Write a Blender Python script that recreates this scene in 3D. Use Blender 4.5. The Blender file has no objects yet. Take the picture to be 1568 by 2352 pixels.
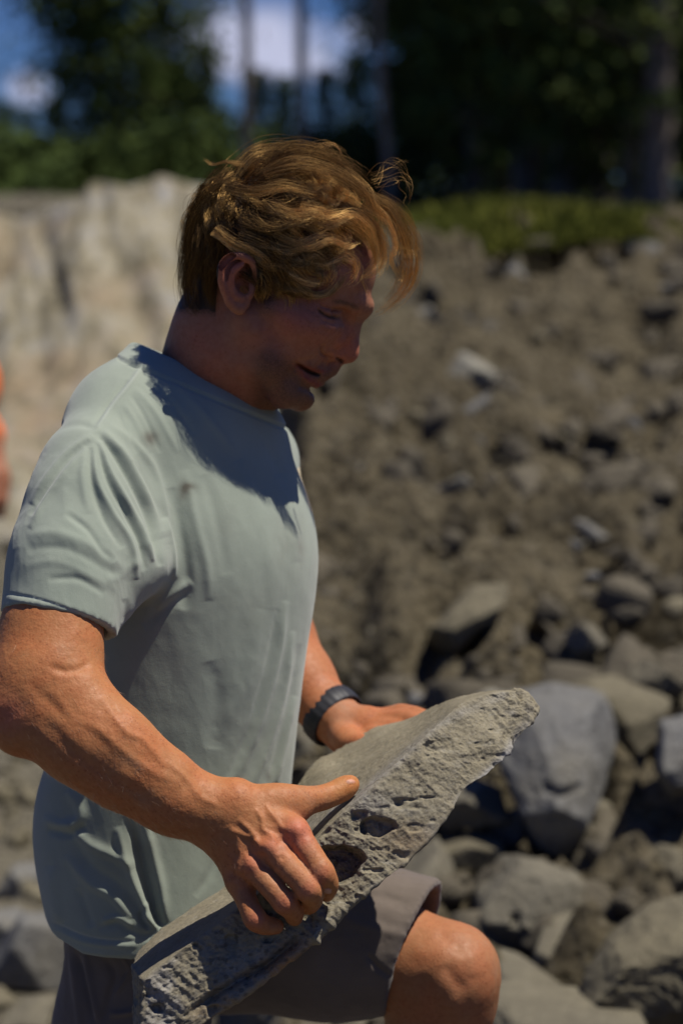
import bpy, math, random
import numpy as np
from mathutils import Vector, Matrix

random.seed(7)
RNG = np.random.default_rng(11)
SC = bpy.context.scene
COL = SC.collection
rad = math.radians

# ------------------------------------------------------------------ camera
F = 5553.0                      # focal length in units of the 1568 x 2352 working picture
PITCH = rad(-7.16)
CAM = np.array([0.0, 0.0, 1.65])
cd = bpy.data.cameras.new('camera')
cam = bpy.data.objects.new('camera', cd); COL.objects.link(cam)
cam.location = CAM; cam.rotation_euler = (rad(90) + PITCH, 0, 0)
cd.sensor_fit = 'VERTICAL'; cd.sensor_height = 36.0; cd.sensor_width = 24.0
cd.lens = 85.0; cd.clip_start = 0.05; cd.clip_end = 6000
cd.dof.use_dof = True; cd.dof.focus_distance = 2.43; cd.dof.aperture_fstop = 4.0
SC.camera = cam
RT = np.array([1.0, 0, 0]); UP = np.array([0, math.sin(-PITCH), math.cos(-PITCH)])
FW = np.array([0, math.cos(-PITCH), -math.sin(-PITCH)])

# ------------------------------------------------------------------ sun, sky, exposure
SUN_DIR = np.array([0.37, -0.06, 0.92]); SUN_DIR /= np.linalg.norm(SUN_DIR)
sd = bpy.data.lights.new('sun', 'SUN'); sun = bpy.data.objects.new('sun', sd); COL.objects.link(sun)
sd.energy = 5.0; sd.angle = rad(0.53); sd.color = (1.0, 0.945, 0.84)
sun.rotation_euler = Vector(SUN_DIR).to_track_quat('Z', 'Y').to_euler()
EL = math.asin(SUN_DIR[2]); AZ = math.atan2(SUN_DIR[0], SUN_DIR[1])
SC.view_settings.view_transform = 'Standard'; SC.view_settings.look = 'None'
SC.view_settings.exposure = 0.05; SC.view_settings.gamma = 1.0
SC.cycles.diffuse_bounces = 2; SC.cycles.max_bounces = 8
W = bpy.data.worlds.new('World'); SC.world = W; W.use_nodes = True
def world():
    nt = W.node_tree; nt.nodes.clear(); N = nt.nodes; L = nt.links
    out = N.new('ShaderNodeOutputWorld'); bg = N.new('ShaderNodeBackground'); bg.inputs[1].default_value = 0.05
    sky = N.new('ShaderNodeTexSky'); sky.sky_type = 'NISHITA'; sky.sun_disc = False
    sky.sun_elevation = EL; sky.sun_rotation = AZ; sky.altitude = 300; sky.air_density = 1.0; sky.dust_density = 0.4; sky.ozone_density = 2.0
    tc = N.new('ShaderNodeTexCoord')
    mp = N.new('ShaderNodeMapping'); mp.inputs['Scale'].default_value = (1, 1, 1.6); mp.inputs['Location'].default_value = (0.35, 0.0, 0.12)
    n1 = N.new('ShaderNodeTexNoise'); n1.inputs['Scale'].default_value = 14.0; n1.inputs['Detail'].default_value = 6; n1.inputs['Roughness'].default_value = 0.55
    L.new(tc.outputs['Generated'], mp.inputs[0]); L.new(mp.outputs[0], n1.inputs['Vector'])
    # two cumulus banks low over the trees, as directions in the sky
    def bank(az, el, ra, re):
        s = N.new('ShaderNodeSeparateXYZ'); L.new(tc.outputs['Generated'], s.inputs[0])
        a = N.new('ShaderNodeMath'); a.operation = 'SUBTRACT'; L.new(s.outputs[0], a.inputs[0]); a.inputs[1].default_value = math.sin(az)
        b = N.new('ShaderNodeMath'); b.operation = 'SUBTRACT'; L.new(s.outputs[2], b.inputs[0]); b.inputs[1].default_value = math.sin(el)
        a2 = N.new('ShaderNodeMath'); a2.operation = 'DIVIDE'; L.new(a.outputs[0], a2.inputs[0]); a2.inputs[1].default_value = ra
        b2 = N.new('ShaderNodeMath'); b2.operation = 'DIVIDE'; L.new(b.outputs[0], b2.inputs[0]); b2.inputs[1].default_value = re
        a3 = N.new('ShaderNodeMath'); a3.operation = 'MULTIPLY'; L.new(a2.outputs[0], a3.inputs[0]); L.new(a2.outputs[0], a3.inputs[1])
        b3 = N.new('ShaderNodeMath'); b3.operation = 'MULTIPLY_ADD'; L.new(b2.outputs[0], b3.inputs[0]); L.new(b2.outputs[0], b3.inputs[1]); L.new(a3.outputs[0], b3.inputs[2])
        e = N.new('ShaderNodeMath'); e.operation = 'MULTIPLY'; L.new(b3.outputs[0], e.inputs[0]); e.inputs[1].default_value = -1
        x = N.new('ShaderNodeMath'); x.operation = 'EXPONENT'; L.new(e.outputs[0], x.inputs[0]); return x
    def ang(u, v): return math.atan((u - 784) / F), math.atan((480 - v) / F)
    acc = None
    for (u, v, du, dv, w) in [(575, 95, 160, 75, .95), (650, 160, 130, 35, .7), (75, 215, 50, 45, .9), (840, 80, 60, 45, .6), (1250, 10, 120, 40, .34), (20, 130, 60, 18, .1)]:
        az, el = ang(u, v); bk = bank(az, el, du / F, dv / F)
        m = N.new('ShaderNodeMath'); m.operation = 'MULTIPLY_ADD'; L.new(bk.outputs[0], m.inputs[0]); m.inputs[1].default_value = w
        if acc is None: m.inputs[2].default_value = 0
        else: L.new(acc.outputs[0], m.inputs[2])
        acc = m
    n2 = N.new('ShaderNodeTexNoise'); n2.inputs['Scale'].default_value = 45.0; n2.inputs['Detail'].default_value = 5
    L.new(tc.outputs['Generated'], n2.inputs['Vector'])
    ad = N.new('ShaderNodeMath'); ad.operation = 'MULTIPLY_ADD'; L.new(n2.outputs[0], ad.inputs[0]); ad.inputs[1].default_value = 0.75; L.new(acc.outputs[0], ad.inputs[2])
    rp = N.new('ShaderNodeMapRange'); rp.inputs[1].default_value = 0.5; rp.inputs[2].default_value = 1.15; L.new(ad.outputs[0], rp.inputs[0])
    # elsewhere broken fair-weather cloud
    rp2 = N.new('ShaderNodeMapRange'); rp2.inputs[1].default_value = 0.52; rp2.inputs[2].default_value = 0.7; rp2.inputs[4].default_value = 0.04; L.new(n1.outputs[0], rp2.inputs[0])
    mx = N.new('ShaderNodeMath'); mx.operation = 'MAXIMUM'; L.new(rp.outputs[0], mx.inputs[0]); L.new(rp2.outputs[0], mx.inputs[1])
    mc = N.new('ShaderNodeMixRGB'); tn = N.new('ShaderNodeMixRGB'); tn.blend_type = 'MULTIPLY'; tn.inputs[0].default_value = 1; L.new(sky.outputs[0], tn.inputs[1]); tn.inputs[2].default_value = (0.30, 0.52, 1.12, 1)
    L.new(mx.outputs[0], mc.inputs[0]); L.new(tn.outputs[0], mc.inputs[1]); mc.inputs[2].default_value = (10.0, 10.5, 14.0, 1)
    L.new(mc.outputs[0], bg.inputs[0]); L.new(bg.outputs[0], out.inputs[0])
world()

# ------------------------------------------------------------------ coordinates
def K(u, v, d):                 # working-picture pixel + distance along the view axis -> metres (right, up, away)
    return np.array([(u - 784.0) * d / F, (1176.0 - v) * d / F, d])
def to_world(C): C = np.asarray(C); return CAM + C[..., 0:1] * RT + C[..., 1:2] * UP + C[..., 2:3] * FW
def KW(u, v, d): return to_world(K(u, v, d))
def to_uv(C): return np.stack([C[:, 0] / C[:, 2] * F + 784.0, 1176.0 - C[:, 1] / C[:, 2] * F], 1)

# ------------------------------------------------------------------ noise
_T = np.random.default_rng(5).random((64, 64, 64)).astype(np.float32)
def vnoise(p):
    p = np.asarray(p, np.float32); i = np.floor(p).astype(np.int64); f = p - i; f = f * f * f * (f * (f * 6 - 15) + 10)
    i0 = i & 63; i1 = (i + 1) & 63
    def g(a, b, c): return _T[a, b, c]
    x0, y0, z0 = i0.T; x1, y1, z1 = i1.T; fx, fy, fz = f.T
    c00 = g(x0, y0, z0) * (1 - fx) + g(x1, y0, z0) * fx; c10 = g(x0, y1, z0) * (1 - fx) + g(x1, y1, z0) * fx
    c01 = g(x0, y0, z1) * (1 - fx) + g(x1, y0, z1) * fx; c11 = g(x0, y1, z1) * (1 - fx) + g(x1, y1, z1) * fx
    return ((c00 * (1 - fy) + c10 * fy) * (1 - fz) + (c01 * (1 - fy) + c11 * fy) * fz) * 2 - 1
_R3 = np.array([[0.36, 0.48, -0.8], [-0.8, 0.6, 0.0], [0.48, 0.64, 0.6]], np.float32)
def fbm(p, octv=4, gain=0.5, ridged=False):
    p = np.asarray(p, np.float32); a = 1.0; s = 0; tot = 0
    for _ in range(octv):
        n = vnoise(p); s = s + a * ((1 - 2 * np.abs(n)) if ridged else n); tot += a; a *= gain; p = (p @ _R3) * 2.03 + 17.3
    return s / tot
def sstep(a, b, x): t = np.clip((x - a) / (b - a), 0, 1); return t * t * (3 - 2 * t)

# ------------------------------------------------------------------ mesh helpers
def mesh_np(name, V, Q, smooth=True):
    me = bpy.data.meshes.new(name); V = np.ascontiguousarray(V, np.float32); Q = np.ascontiguousarray(Q, np.int32)
    k = Q.shape[1]
    me.vertices.add(len(V)); me.vertices.foreach_set('co', V.ravel())
    me.loops.add(Q.size); me.loops.foreach_set('vertex_index', Q.ravel())
    me.polygons.add(len(Q)); me.polygons.foreach_set('loop_start', np.arange(0, Q.size, k, dtype=np.int32))
    me.polygons.foreach_set('loop_total', np.full(len(Q), k, np.int32))
    if smooth: me.polygons.foreach_set('use_smooth', np.ones(len(Q), bool))
    me.update(calc_edges=True); return me
def put_color(me, name, rgb):
    a = me.color_attributes.new(name, 'FLOAT_COLOR', 'POINT'); c = np.ones((len(me.vertices), 4), np.float32); c[:, :3] = rgb
    a.data.foreach_set('color', c.ravel())
def tag(o, label=None, cat=None, group=None, kind=None):
    if label: o['label'] = label
    if cat: o['category'] = cat
    if group: o['group'] = group
    if kind: o['kind'] = kind
    return o
def link(name, me, mat, parent=None, loc=None):
    o = bpy.data.objects.new(name, me); COL.objects.link(o)
    if mat is not None and len(me.materials) == 0: me.materials.append(mat)
    if parent is not None: o.parent = parent
    if loc is not None: o.location = loc
    return o
def empty(name, loc, label, cat, group=None):
    o = bpy.data.objects.new(name, None); COL.objects.link(o); o.location = loc; return tag(o, label, cat, group)
def normals(V, Q):
    a = V[Q[:, 2]] - V[Q[:, 0]]; b = V[Q[:, -1]] - V[Q[:, 1]]; n = np.cross(a, b); N = np.zeros_like(V)
    for k in range(Q.shape[1]):
        for c in range(3): N[:, c] += np.bincount(Q[:, k], n[:, c], len(V))
    return N / np.maximum(np.linalg.norm(N, axis=1, keepdims=True), 1e-12)
def subdiv(V, Q):               # one Catmull-Clark step (closed or open quads), in numpy
    n = len(V); Fc = V[Q].mean(1); E = np.stack([Q, np.roll(Q, -1, 1)], 2).reshape(-1, 2); Es = np.sort(E, 1)
    key = Es[:, 0].astype(np.int64) * n + Es[:, 1]; uk, inv, cnt = np.unique(key, return_inverse=True, return_counts=True)
    e0 = uk // n; e1 = uk % n; mid = (V[e0] + V[e1]) / 2
    fs = np.zeros_like(mid); fidx = np.repeat(np.arange(len(Q)), 4)
    for c in range(3): fs[:, c] = np.bincount(inv, Fc[fidx, c], len(uk))
    Ep = np.where((cnt == 2)[:, None], (V[e0] + V[e1] + fs) / 4, mid)
    val = np.bincount(Q.ravel(), minlength=n).astype(float); fa = np.zeros_like(V); ma = np.zeros_like(V); mc = np.bincount(e0, minlength=n) + np.bincount(e1, minlength=n)
    for c in range(3):
        fa[:, c] = np.bincount(Q.ravel(), np.repeat(Fc[:, c], 4), n)
        ma[:, c] = np.bincount(e0, mid[:, c], n) + np.bincount(e1, mid[:, c], n)
    val = np.maximum(val, 1); fa /= val[:, None]; ma /= np.maximum(mc, 1)[:, None]
    Vn = (fa + 2 * ma + (val[:, None] - 3) * V) / val[:, None]
    bd = np.zeros(n, bool); be = cnt == 1; bd[e0[be]] = True; bd[e1[be]] = True; Vn[bd] = V[bd]
    ie = inv.reshape(-1, 4); o1 = n; o2 = n + len(uk); f = np.arange(len(Q)) + o2
    nq = [np.stack([Q[:, k], ie[:, k] + o1, f, ie[:, (k - 1) % 4] + o1], 1) for k in range(4)]
    return np.concatenate([Vn, Ep, Fc]), np.concatenate(nq)

# ------------------------------------------------------------------ signed-distance sculpting
def smin(a, b, k):
    if k <= 0: return np.minimum(a, b)
    h = np.maximum(k - np.abs(a - b), 0) / k; return np.minimum(a, b) - h * h * k * 0.25
def smax(a, b, k): return -smin(-a, -b, k)
class Sculpt:
    def __init__(s, lo, hi, h):
        s.lo = np.array(lo, float); s.h = h; s.n = np.ceil((np.array(hi) - s.lo) / h).astype(int) + 1
        s.F = np.full(s.n, 0.03, np.float32)
        s.ax = [(s.lo[i] + np.arange(s.n[i]) * h).astype(np.float32) for i in range(3)]
    def sub(s, lo, hi, m):
        a = np.clip(np.floor((np.array(lo) - m - s.lo) / s.h).astype(int), 0, s.n); b = np.clip(np.ceil((np.array(hi) + m - s.lo) / s.h).astype(int) + 1, 0, s.n)
        if (b <= a).any(): return None, None
        return tuple(slice(a[i], b[i]) for i in range(3)), [s.ax[0][a[0]:b[0], None, None], s.ax[1][None, a[1]:b[1], None], s.ax[2][None, None, a[2]:b[2]]]
    def op(s, sl, d, k, mode):
        f = s.F[sl]
        s.F[sl] = smin(f, d, k) if mode == '+' else smax(f, -d, k)
    def chain(s, pts, rr, k=0.004, mode='+', flat=None):
        pts = np.array(pts, float)
        if np.isscalar(rr): rr = [rr] * len(pts)
        for i in range(max(1, len(pts) - 1)):
            a = pts[i]; b = pts[min(i + 1, len(pts) - 1)]; ra = rr[i]; rb = rr[min(i + 1, len(pts) - 1)]; R = max(ra, rb)
            sl, P = s.sub(np.minimum(a, b) - R, np.maximum(a, b) + R, 0.03 + k)
            if sl is None: continue
            ab = b - a; L2 = max(ab @ ab, 1e-12)
            dx, dy, dz = P[0] - a[0], P[1] - a[1], P[2] - a[2]
            t = np.clip((dx * ab[0] + dy * ab[1] + dz * ab[2]) / L2, 0, 1).astype(np.float32)
            d = np.sqrt((dx - t * ab[0])**2 + (dy - t * ab[1])**2 + (dz - t * ab[2])**2) - (ra + (rb - ra) * t)
            s.op(sl, d.astype(np.float32), k, mode)
        return s
    def ell(s, c, r, k=0.004, mode='+', M=None):
        c = np.array(c, float); r = np.array(r, float); R = r.max()
        sl, P = s.sub(c - R, c + R, 0.02 + k)
        if sl is None: return s
        dx, dy, dz = P[0] - c[0], P[1] - c[1], P[2] - c[2]
        if M is not None:
            q = [dx * M[j][0] + dy * M[j][1] + dz * M[j][2] for j in range(3)]
        else: q = [dx, dy, dz]
        k0 = np.sqrt((q[0] / r[0])**2 + (q[1] / r[1])**2 + (q[2] / r[2])**2); k1 = np.sqrt((q[0] / r[0]**2)**2 + (q[1] / r[1]**2)**2 + (q[2] / r[2]**2)**2)
        s.op(sl, (k0 * (k0 - 1) / np.maximum(k1, 1e-6)).astype(np.float32), k, mode); return s
    def fn(s, lo, hi, f, k=0.004, mode='+'):
        sl, P = s.sub(lo, hi, 0)
        if sl is None: return s
        s.op(sl, f(*P).astype(np.float32), k, mode); return s
    def mesh(s):
        F = s.F; S = F < 0; nx, ny, nz = F.shape
        c = [S[i:nx - 1 + i, j:ny - 1 + j, k:nz - 1 + k] for i in (0, 1) for j in (0, 1) for k in (0, 1)]
        anyv = np.logical_or.reduce(c); allv = np.logical_and.reduce(c); mx = anyv & ~allv
        I = np.argwhere(mx); idx = np.full(mx.shape, -1, np.int64); idx[mx] = np.arange(len(I))
        acc = np.zeros((len(I), 3)); cnt = np.zeros(len(I))
        cor = [(i, j, k) for i in (0, 1) for j in (0, 1) for k in (0, 1)]
        val = {q: F[I[:, 0] + q[0], I[:, 1] + q[1], I[:, 2] + q[2]] for q in cor}
        for q in cor:
            for a in range(3):
                if q[a] == 0:
                    w = list(q); w[a] = 1; w = tuple(w); va, vb = val[q], val[w]; m = (va < 0) != (vb < 0)
                    t = va[m] / (va[m] - vb[m]); p = np.tile(np.array(q, float), (m.sum(), 1)); p[:, a] = t
                    acc[m] += p; cnt[m] += 1
        V = s.lo + (I + acc / cnt[:, None]) * s.h
        Qs = []
        for a in range(3):
            b, c2 = (a + 1) % 3, (a + 2) % 3
            A = np.moveaxis(S, (a, b, c2), (0, 1, 2)); ID = np.moveaxis(idx, (a, b, c2), (0, 1, 2))
            e = A[:-1, 1:-1, 1:-1] != A[1:, 1:-1, 1:-1]; J = np.argwhere(e); pos = A[:-1, 1:-1, 1:-1][e]
            i, j, k = J.T
            q = np.stack([ID[i, j, k], ID[i, j + 1, k], ID[i, j + 1, k + 1], ID[i, j, k + 1]], 1)
            q[~pos] = q[~pos][:, ::-1]; Qs.append(q)
        Q = np.concatenate(Qs); Q = Q[(Q >= 0).all(1)]
        return V, Q
def relax(V, Q, n=1, f=0.5):
    nv = len(V); a = Q.ravel(); b = np.roll(Q, -1, 1).ravel()
    for _ in range(n):
        S = np.zeros_like(V); c = np.bincount(a, minlength=nv) + np.bincount(b, minlength=nv)
        for k in range(3): S[:, k] = np.bincount(a, V[b, k], nv) + np.bincount(b, V[a, k], nv)
        V = V * (1 - f) + f * S / np.maximum(c, 1)[:, None]
    return V
def bez(pts, n=24):             # smooth polyline through points (Catmull-Rom)
    p = np.array(pts, float)
    if len(p) < 3: t = np.linspace(0, 1, n)[:, None]; return p[0] * (1 - t) + p[-1] * t
    p = np.vstack([2 * p[0] - p[1], p, 2 * p[-1] - p[-2]]); m = len(p) - 3; T = np.linspace(0, m - 1e-6, n); i = T.astype(int); t = (T - i)[:, None]
    a, b, c, d = p[i], p[i + 1], p[i + 2], p[i + 3]
    return 0.5 * (2 * b + (c - a) * t + (2 * a - 5 * b + 4 * c - d) * t * t + (3 * b - a - 3 * c + d) * t**3)
def stroke(uv, pts, w, amp, taper=True, side=0.0):
    """height field of a fold or vein: gaussian about a smooth curve drawn in the working picture"""
    c = bez(pts, 10 * len(pts)); best = np.full(len(uv), 1e9, np.float32); tt = np.zeros(len(uv), np.float32)
    lo = c.min(0) - 3 * w; hi = c.max(0) + 3 * w; m = ((uv > lo) & (uv < hi)).all(1); q = uv[m]
    if m.sum() == 0: return np.zeros(len(uv), np.float32)
    bm = np.full(len(q), 1e9); tm = np.zeros(len(q))
    for i in range(len(c) - 1):
        ab = c[i + 1] - c[i]; L2 = max(ab @ ab, 1e-9); dq = q - c[i]; t = np.clip(dq @ ab / L2, 0, 1); e = dq - t[:, None] * ab; d2 = (e * e).sum(1)
        k = d2 < bm; bm[k] = d2[k]; tm[k] = (i + t[k]) / (len(c) - 1)
    g = amp * np.exp(-bm / (w * w))
    if taper: g *= np.clip(np.minimum(tm, 1 - tm) * 5, 0, 1)**0.6
    o = np.zeros(len(uv), np.float32); o[m] = g; return o
def blob(uv, c, r, amp):
    return amp * np.exp(-(((uv[:, 0] - c[0]) / r[0])**2 + ((uv[:, 1] - c[1]) / r[1])**2))

# ------------------------------------------------------------------ material helper
class Mat:
    def __init__(s, name, rough=0.6, spec=0.3):
        s.m = bpy.data.materials.new(name); s.m.use_nodes = True; s.t = s.m.node_tree; s.N = s.t.nodes; s.L = s.t.links
        s.b = s.N['Principled BSDF']; s.b.inputs['Roughness'].default_value = rough; s.b.inputs['Specular IOR Level'].default_value = spec
        s.tc = s.N.new('ShaderNodeTexCoord')
    def noise(s, scale, detail=5, rough=0.55, vec=None, stretch=None, typ='noise'):
        n = s.N.new('ShaderNodeTexNoise'); n.inputs['Scale'].default_value = scale; n.inputs['Detail'].default_value = detail; n.inputs['Roughness'].default_value = rough
        src = vec or s.tc.outputs['Object']
        if stretch is not None:
            mp = s.N.new('ShaderNodeMapping'); mp.inputs['Scale'].default_value = stretch[:3]
            if len(stretch) > 3: mp.inputs['Rotation'].default_value = stretch[3:]
            s.L.new(src, mp.inputs[0]); src = mp.outputs[0]
        s.L.new(src, n.inputs['Vector']); return n.outputs[0]
    def voro(s, scale, feature='F1', vec=None):
        n = s.N.new('ShaderNodeTexVoronoi'); n.inputs['Scale'].default_value = scale; n.feature = feature; s.L.new(vec or s.tc.outputs['Object'], n.inputs['Vector']); return n.outputs['Distance']
    def attr(s, name, fac=False):
        a = s.N.new('ShaderNodeAttribute'); a.attribute_name = name; return a.outputs['Fac' if fac else 'Color']
    def rng(s, v, a, b, c=0.0, d=1.0):
        n = s.N.new('ShaderNodeMapRange'); s.L.new(v, n.inputs[0]); n.inputs[1].default_value = a; n.inputs[2].default_value = b; n.inputs[3].default_value = c; n.inputs[4].default_value = d; return n.outputs[0]
    def mix(s, f, a, b, mode='MIX'):
        n = s.N.new('ShaderNodeMixRGB'); n.blend_type = mode
        for i, x in enumerate((f, a, b)):
            if isinstance(x, (int, float)): n.inputs[i].default_value = x if i == 0 else (x, x, x, 1)
            elif isinstance(x, tuple): n.inputs[i].default_value = (*x[:3], 1)
            else: s.L.new(x, n.inputs[i])
        return n.outputs[0]
    def math(s, op, a, b=0.0):
        n = s.N.new('ShaderNodeMath'); n.operation = op
        for i, x in enumerate((a, b)):
            if isinstance(x, (int, float)): n.inputs[i].default_value = x
            else: s.L.new(x, n.inputs[i])
        return n.outputs[0]
    def rand(s): return s.N.new('ShaderNodeObjectInfo').outputs['Random']
    def col(s, c):
        if isinstance(c, tuple): s.b.inputs['Base Color'].default_value = (*c[:3], 1)
        else: s.L.new(c, s.b.inputs['Base Color'])
        return s
    def bump(s, h, strength=0.5, dist=0.01, prev=None):
        n = s.N.new('ShaderNodeBump'); n.inputs['Strength'].default_value = strength; n.inputs['Distance'].default_value = dist; s.L.new(h, n.inputs['Height'])
        if prev is not None: s.L.new(prev, n.inputs['Normal'])
        s.L.new(n.outputs[0], s.b.inputs['Normal']); return n.outputs[0]
# ================================================================== materials of the ground and rocks
def rock_mat(name, c1, c2, c3, sc=9.0, bd=0.02):
    M = Mat(name, 0.92, 0.15)
    a = M.noise(sc, 8, 0.6); b = M.noise(sc * 5, 6, 0.7); c = M.noise(sc * 0.45, 3)
    k = M.mix(M.rng(a, 0.35, 0.65), c1, c2); k = M.mix(M.rng(c, 0.5, 0.68, 0, 0.8), k, c3)
    r = M.rand(); k = M.mix(M.rng(r, 0, 1, 0, 0.25), k, (0.20, 0.20, 0.20))
    k = M.mix(M.rng(b, 0.3, 0.7, 0.0, 0.5), k, (0.07, 0.062, 0.048)); M.col(k)
    p = M.bump(a, 0.7, bd * 2); M.bump(b, 0.7, bd * 0.6, p); return M.m
m_rock = rock_mat('tan_rock', (0.165, 0.143, 0.094), (0.225, 0.197, 0.132), (0.13, 0.113, 0.074))
m_grey = rock_mat('grey_rock', (0.18, 0.178, 0.172), (0.225, 0.222, 0.215), (0.20, 0.185, 0.15))
m_pale = rock_mat('pale_rock', (0.30, 0.28, 0.22), (0.36, 0.34, 0.28), (0.26, 0.24, 0.18))
m_clod = rock_mat('earthy_rock', (0.105, 0.087, 0.057), (0.155, 0.130, 0.088), (0.08, 0.066, 0.043))
def ground_mat():
    M = Mat('dirt', 0.95, 0.1)
    a = M.noise(2.2, 8, 0.62); b = M.noise(13, 8, 0.65); c = M.noise(0.5, 4)
    k = M.mix(M.rng(a, 0.38, 0.62), (0.088, 0.072, 0.045), (0.142, 0.118, 0.076)); k = M.mix(M.attr('pale', True), k, M.mix(M.rng(a, .4, .6), (0.15, 0.134, 0.10), (0.21, 0.19, 0.145)))
    k = M.mix(M.rng(b, 0.55, 0.75, 0, 0.6), k, (0.24, 0.215, 0.155)); k = M.mix(M.rng(b, 0.42, 0.25, 0, 0.6), k, (0.06, 0.052, 0.036))
    g_ = M.noise(42, 5, .7); vz = M.voro(26); k = M.mix(M.rng(g_, .54, .70, 0, .75), k, (0.235, 0.205, 0.15)); k = M.mix(M.rng(g_, .44, .32, 0, .7), k, (0.045, 0.037, 0.026))
    M.col(k); p = M.bump(a, 0.8, 0.12); p = M.bump(b, 1.0, 0.05, p); M.bump(vz, 0.8, 0.03, p); return M.m
m_dirt = ground_mat()
def clay_mat():
    M = Mat('clay_face', 0.95, 0.1)
    a = M.noise(1.6, 6, 0.6, stretch=(1.5, 1.0, 0.35, 0, 0.35, 0)); b = M.noise(4.5, 5, 0.6, stretch=(1.8, 1.0, 0.3, 0, 0.35, 0)); c = M.noise(0.9, 3)
    k = M.mix(M.rng(a, 0.38, 0.62), (0.21, 0.185, 0.125), (0.31, 0.275, 0.195))
    k = M.mix(M.rng(b, 0.5, 0.7, 0, 0.85), k, (0.25, 0.25, 0.26)); k = M.mix(M.rng(c, 0.52, 0.68, 0, 0.8), k, (0.27, 0.20, 0.125))
    k = M.mix(M.rng(b, 0.50, 0.36, 0, 0.85), k, (0.10, 0.088, 0.062))
    M.col(k); M.bump(b, 0.8, 0.08); return M.m
m_clay = clay_mat()
def simple(name, c, rough=0.7, var=0.25, sc=4.0, spec=0.2):
    M = Mat(name, rough, spec); n = M.noise(sc, 5); M.col(M.mix(M.rng(n, 0.3, 0.7), tuple(x * (1 - var) for x in c), tuple(x * (1 + var) for x in c))); return M
m_bark = simple('bark', (0.16, 0.135, 0.11), 0.9, 0.5, 6).m
m_palebark = simple('pale_bark', (0.19, 0.165, 0.135), 0.9, 0.5, 6).m

# ================================================================== terrain
def bank_mask(x, y): return sstep(-0.058, -0.012, x / np.maximum(y, 1.0))
def terrain(x, y):
    r = 0.13 + 0.30 * sstep(3.0, 5.0, y) * 1.0 + 1.09 * np.clip((y - 4.6) / 6.8, 0, 1)
    r = r + 0.06 * np.sin(x * 1.9 + y)
    near = sstep(2.6, 3.8, y)
    h = r * bank_mask(x, y) * near
    left = (1 - bank_mask(x, y)); h = h + left * 1.70 * sstep(16.9, 17.6, y)
    h = h + 0.35 * sstep(18, 60, y)
    return h
def ground():
    xs = np.concatenate([np.linspace(-400, -14, 22), np.linspace(-13, -4.2, 40), np.linspace(-4, 5.5, 330), np.linspace(5.8, 16, 40), np.linspace(17, 400, 22)])
    ys = np.concatenate([np.linspace(-60, 2.4, 20), np.linspace(2.6, 7.5, 230), np.linspace(7.53, 18, 260), np.linspace(18.4, 60, 80), np.linspace(64, 900, 30)])
    X, Y = np.meshgrid(xs, ys, indexing='ij'); P = np.stack([X.ravel(), Y.ravel(), np.zeros(X.size)], 1)
    z = terrain(P[:, 0], P[:, 1])
    bm = bank_mask(P[:, 0], P[:, 1]) * sstep(2.8, 4.2, P[:, 1]) * (1 - sstep(11.5, 13, P[:, 1])); fine = sstep(40, 18, np.abs(P[:, 1])) * (np.abs(P[:, 0]) < 16)
    q = P.copy(); q[:, 2] = 0
    ch = fbm(q * 1.7, 5, 0.55); ch2 = fbm(q * [4.2, 3.0, 1] + 9, 5, 0.6, True)
    z = z + bm * (0.15 * ch + 0.17 * ch2 - 0.03) + fine * (1 - bm) * (0.025 * ch + 0.03 * ch2)
    # hollows between the clods
    ce = vnoise(q * [2.6, 1.9, 1] + 31); z -= bm * 0.24 * sstep(0.25, 0.6, ce); ce2 = vnoise(q * [6.0, 4.5, 1] + 11); z -= bm * 0.10 * sstep(0.35, 0.7, ce2)
    P[:, 2] = z; nx, ny = X.shape; i, j = np.meshgrid(np.arange(nx - 1), np.arange(ny - 1), indexing='ij'); a = (i * ny + j).ravel()
    Q = np.stack([a, a + ny, a + ny + 1, a + 1], 1)
    me = mesh_np('ground', P, Q); me.attributes.new('pale', 'FLOAT', 'POINT').data.foreach_set('value', ((1 - bank_mask(P[:, 0], P[:, 1])) * .9).astype(np.float32)); tag(link('ground', me, m_dirt), kind='structure')
ground()
def cliff():
    # pale cut clay face at the far side of the pit, leaning back, furrowed by water
    nx, nz = 420, 120; X, T = np.meshgrid(np.linspace(-12, -0.25, nx), np.linspace(0, 1, nz), indexing='ij')
    x = X.ravel(); t = T.ravel(); top = 1.74 + 0.05 * vnoise(np.stack([x * 9, x * 0, x * 0 + 1], 1)) + 0.12 * vnoise(np.stack([x * 1.3, x * 0, x * 0 + 3], 1)) + 0.05 * vnoise(np.stack([x * 4, x * 0, x * 0], 1))
    sl = np.stack([x * 1.5 + t * 0.9, t * 0.5, x * 0], 1)
    g = 0.6 * fbm(sl * [1.6, 1, 1] + 4, 4, 0.55, True) + 0.6 * fbm(sl * [3.1, 2.6, 1] + 9, 5, 0.6)
    y = 13.6 + 2.9 * t - 2.2 * (1 - t)**4 + 0.35 * g * sstep(0, .25, t) + 0.12 * fbm(sl * [5, 4, 1], 4); z = -0.12 + (top + 0.12) * t**0.9
    P = np.stack([x, y, z], 1)
    lip = t > 0.995
    i, j = np.meshgrid(np.arange(nx - 1), np.arange(nz - 1), indexing='ij'); a = (i * nz + j).ravel(); Q = np.stack([a, a + nz, a + nz + 1, a + 1], 1)
    b = np.arange(nx); back = P[b * nz + nz - 1] + [0, 4, -0.25]; n0 = len(P); P = np.vstack([P, back]); b = b[:-1]
    Q = np.vstack([Q, np.stack([b * nz + nz - 1, (b + 1) * nz + nz - 1, n0 + b + 1, n0 + b], 1)])
    tag(link('cliff', mesh_np('cliff', P, Q), m_clay), kind='structure')
cliff()

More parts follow.
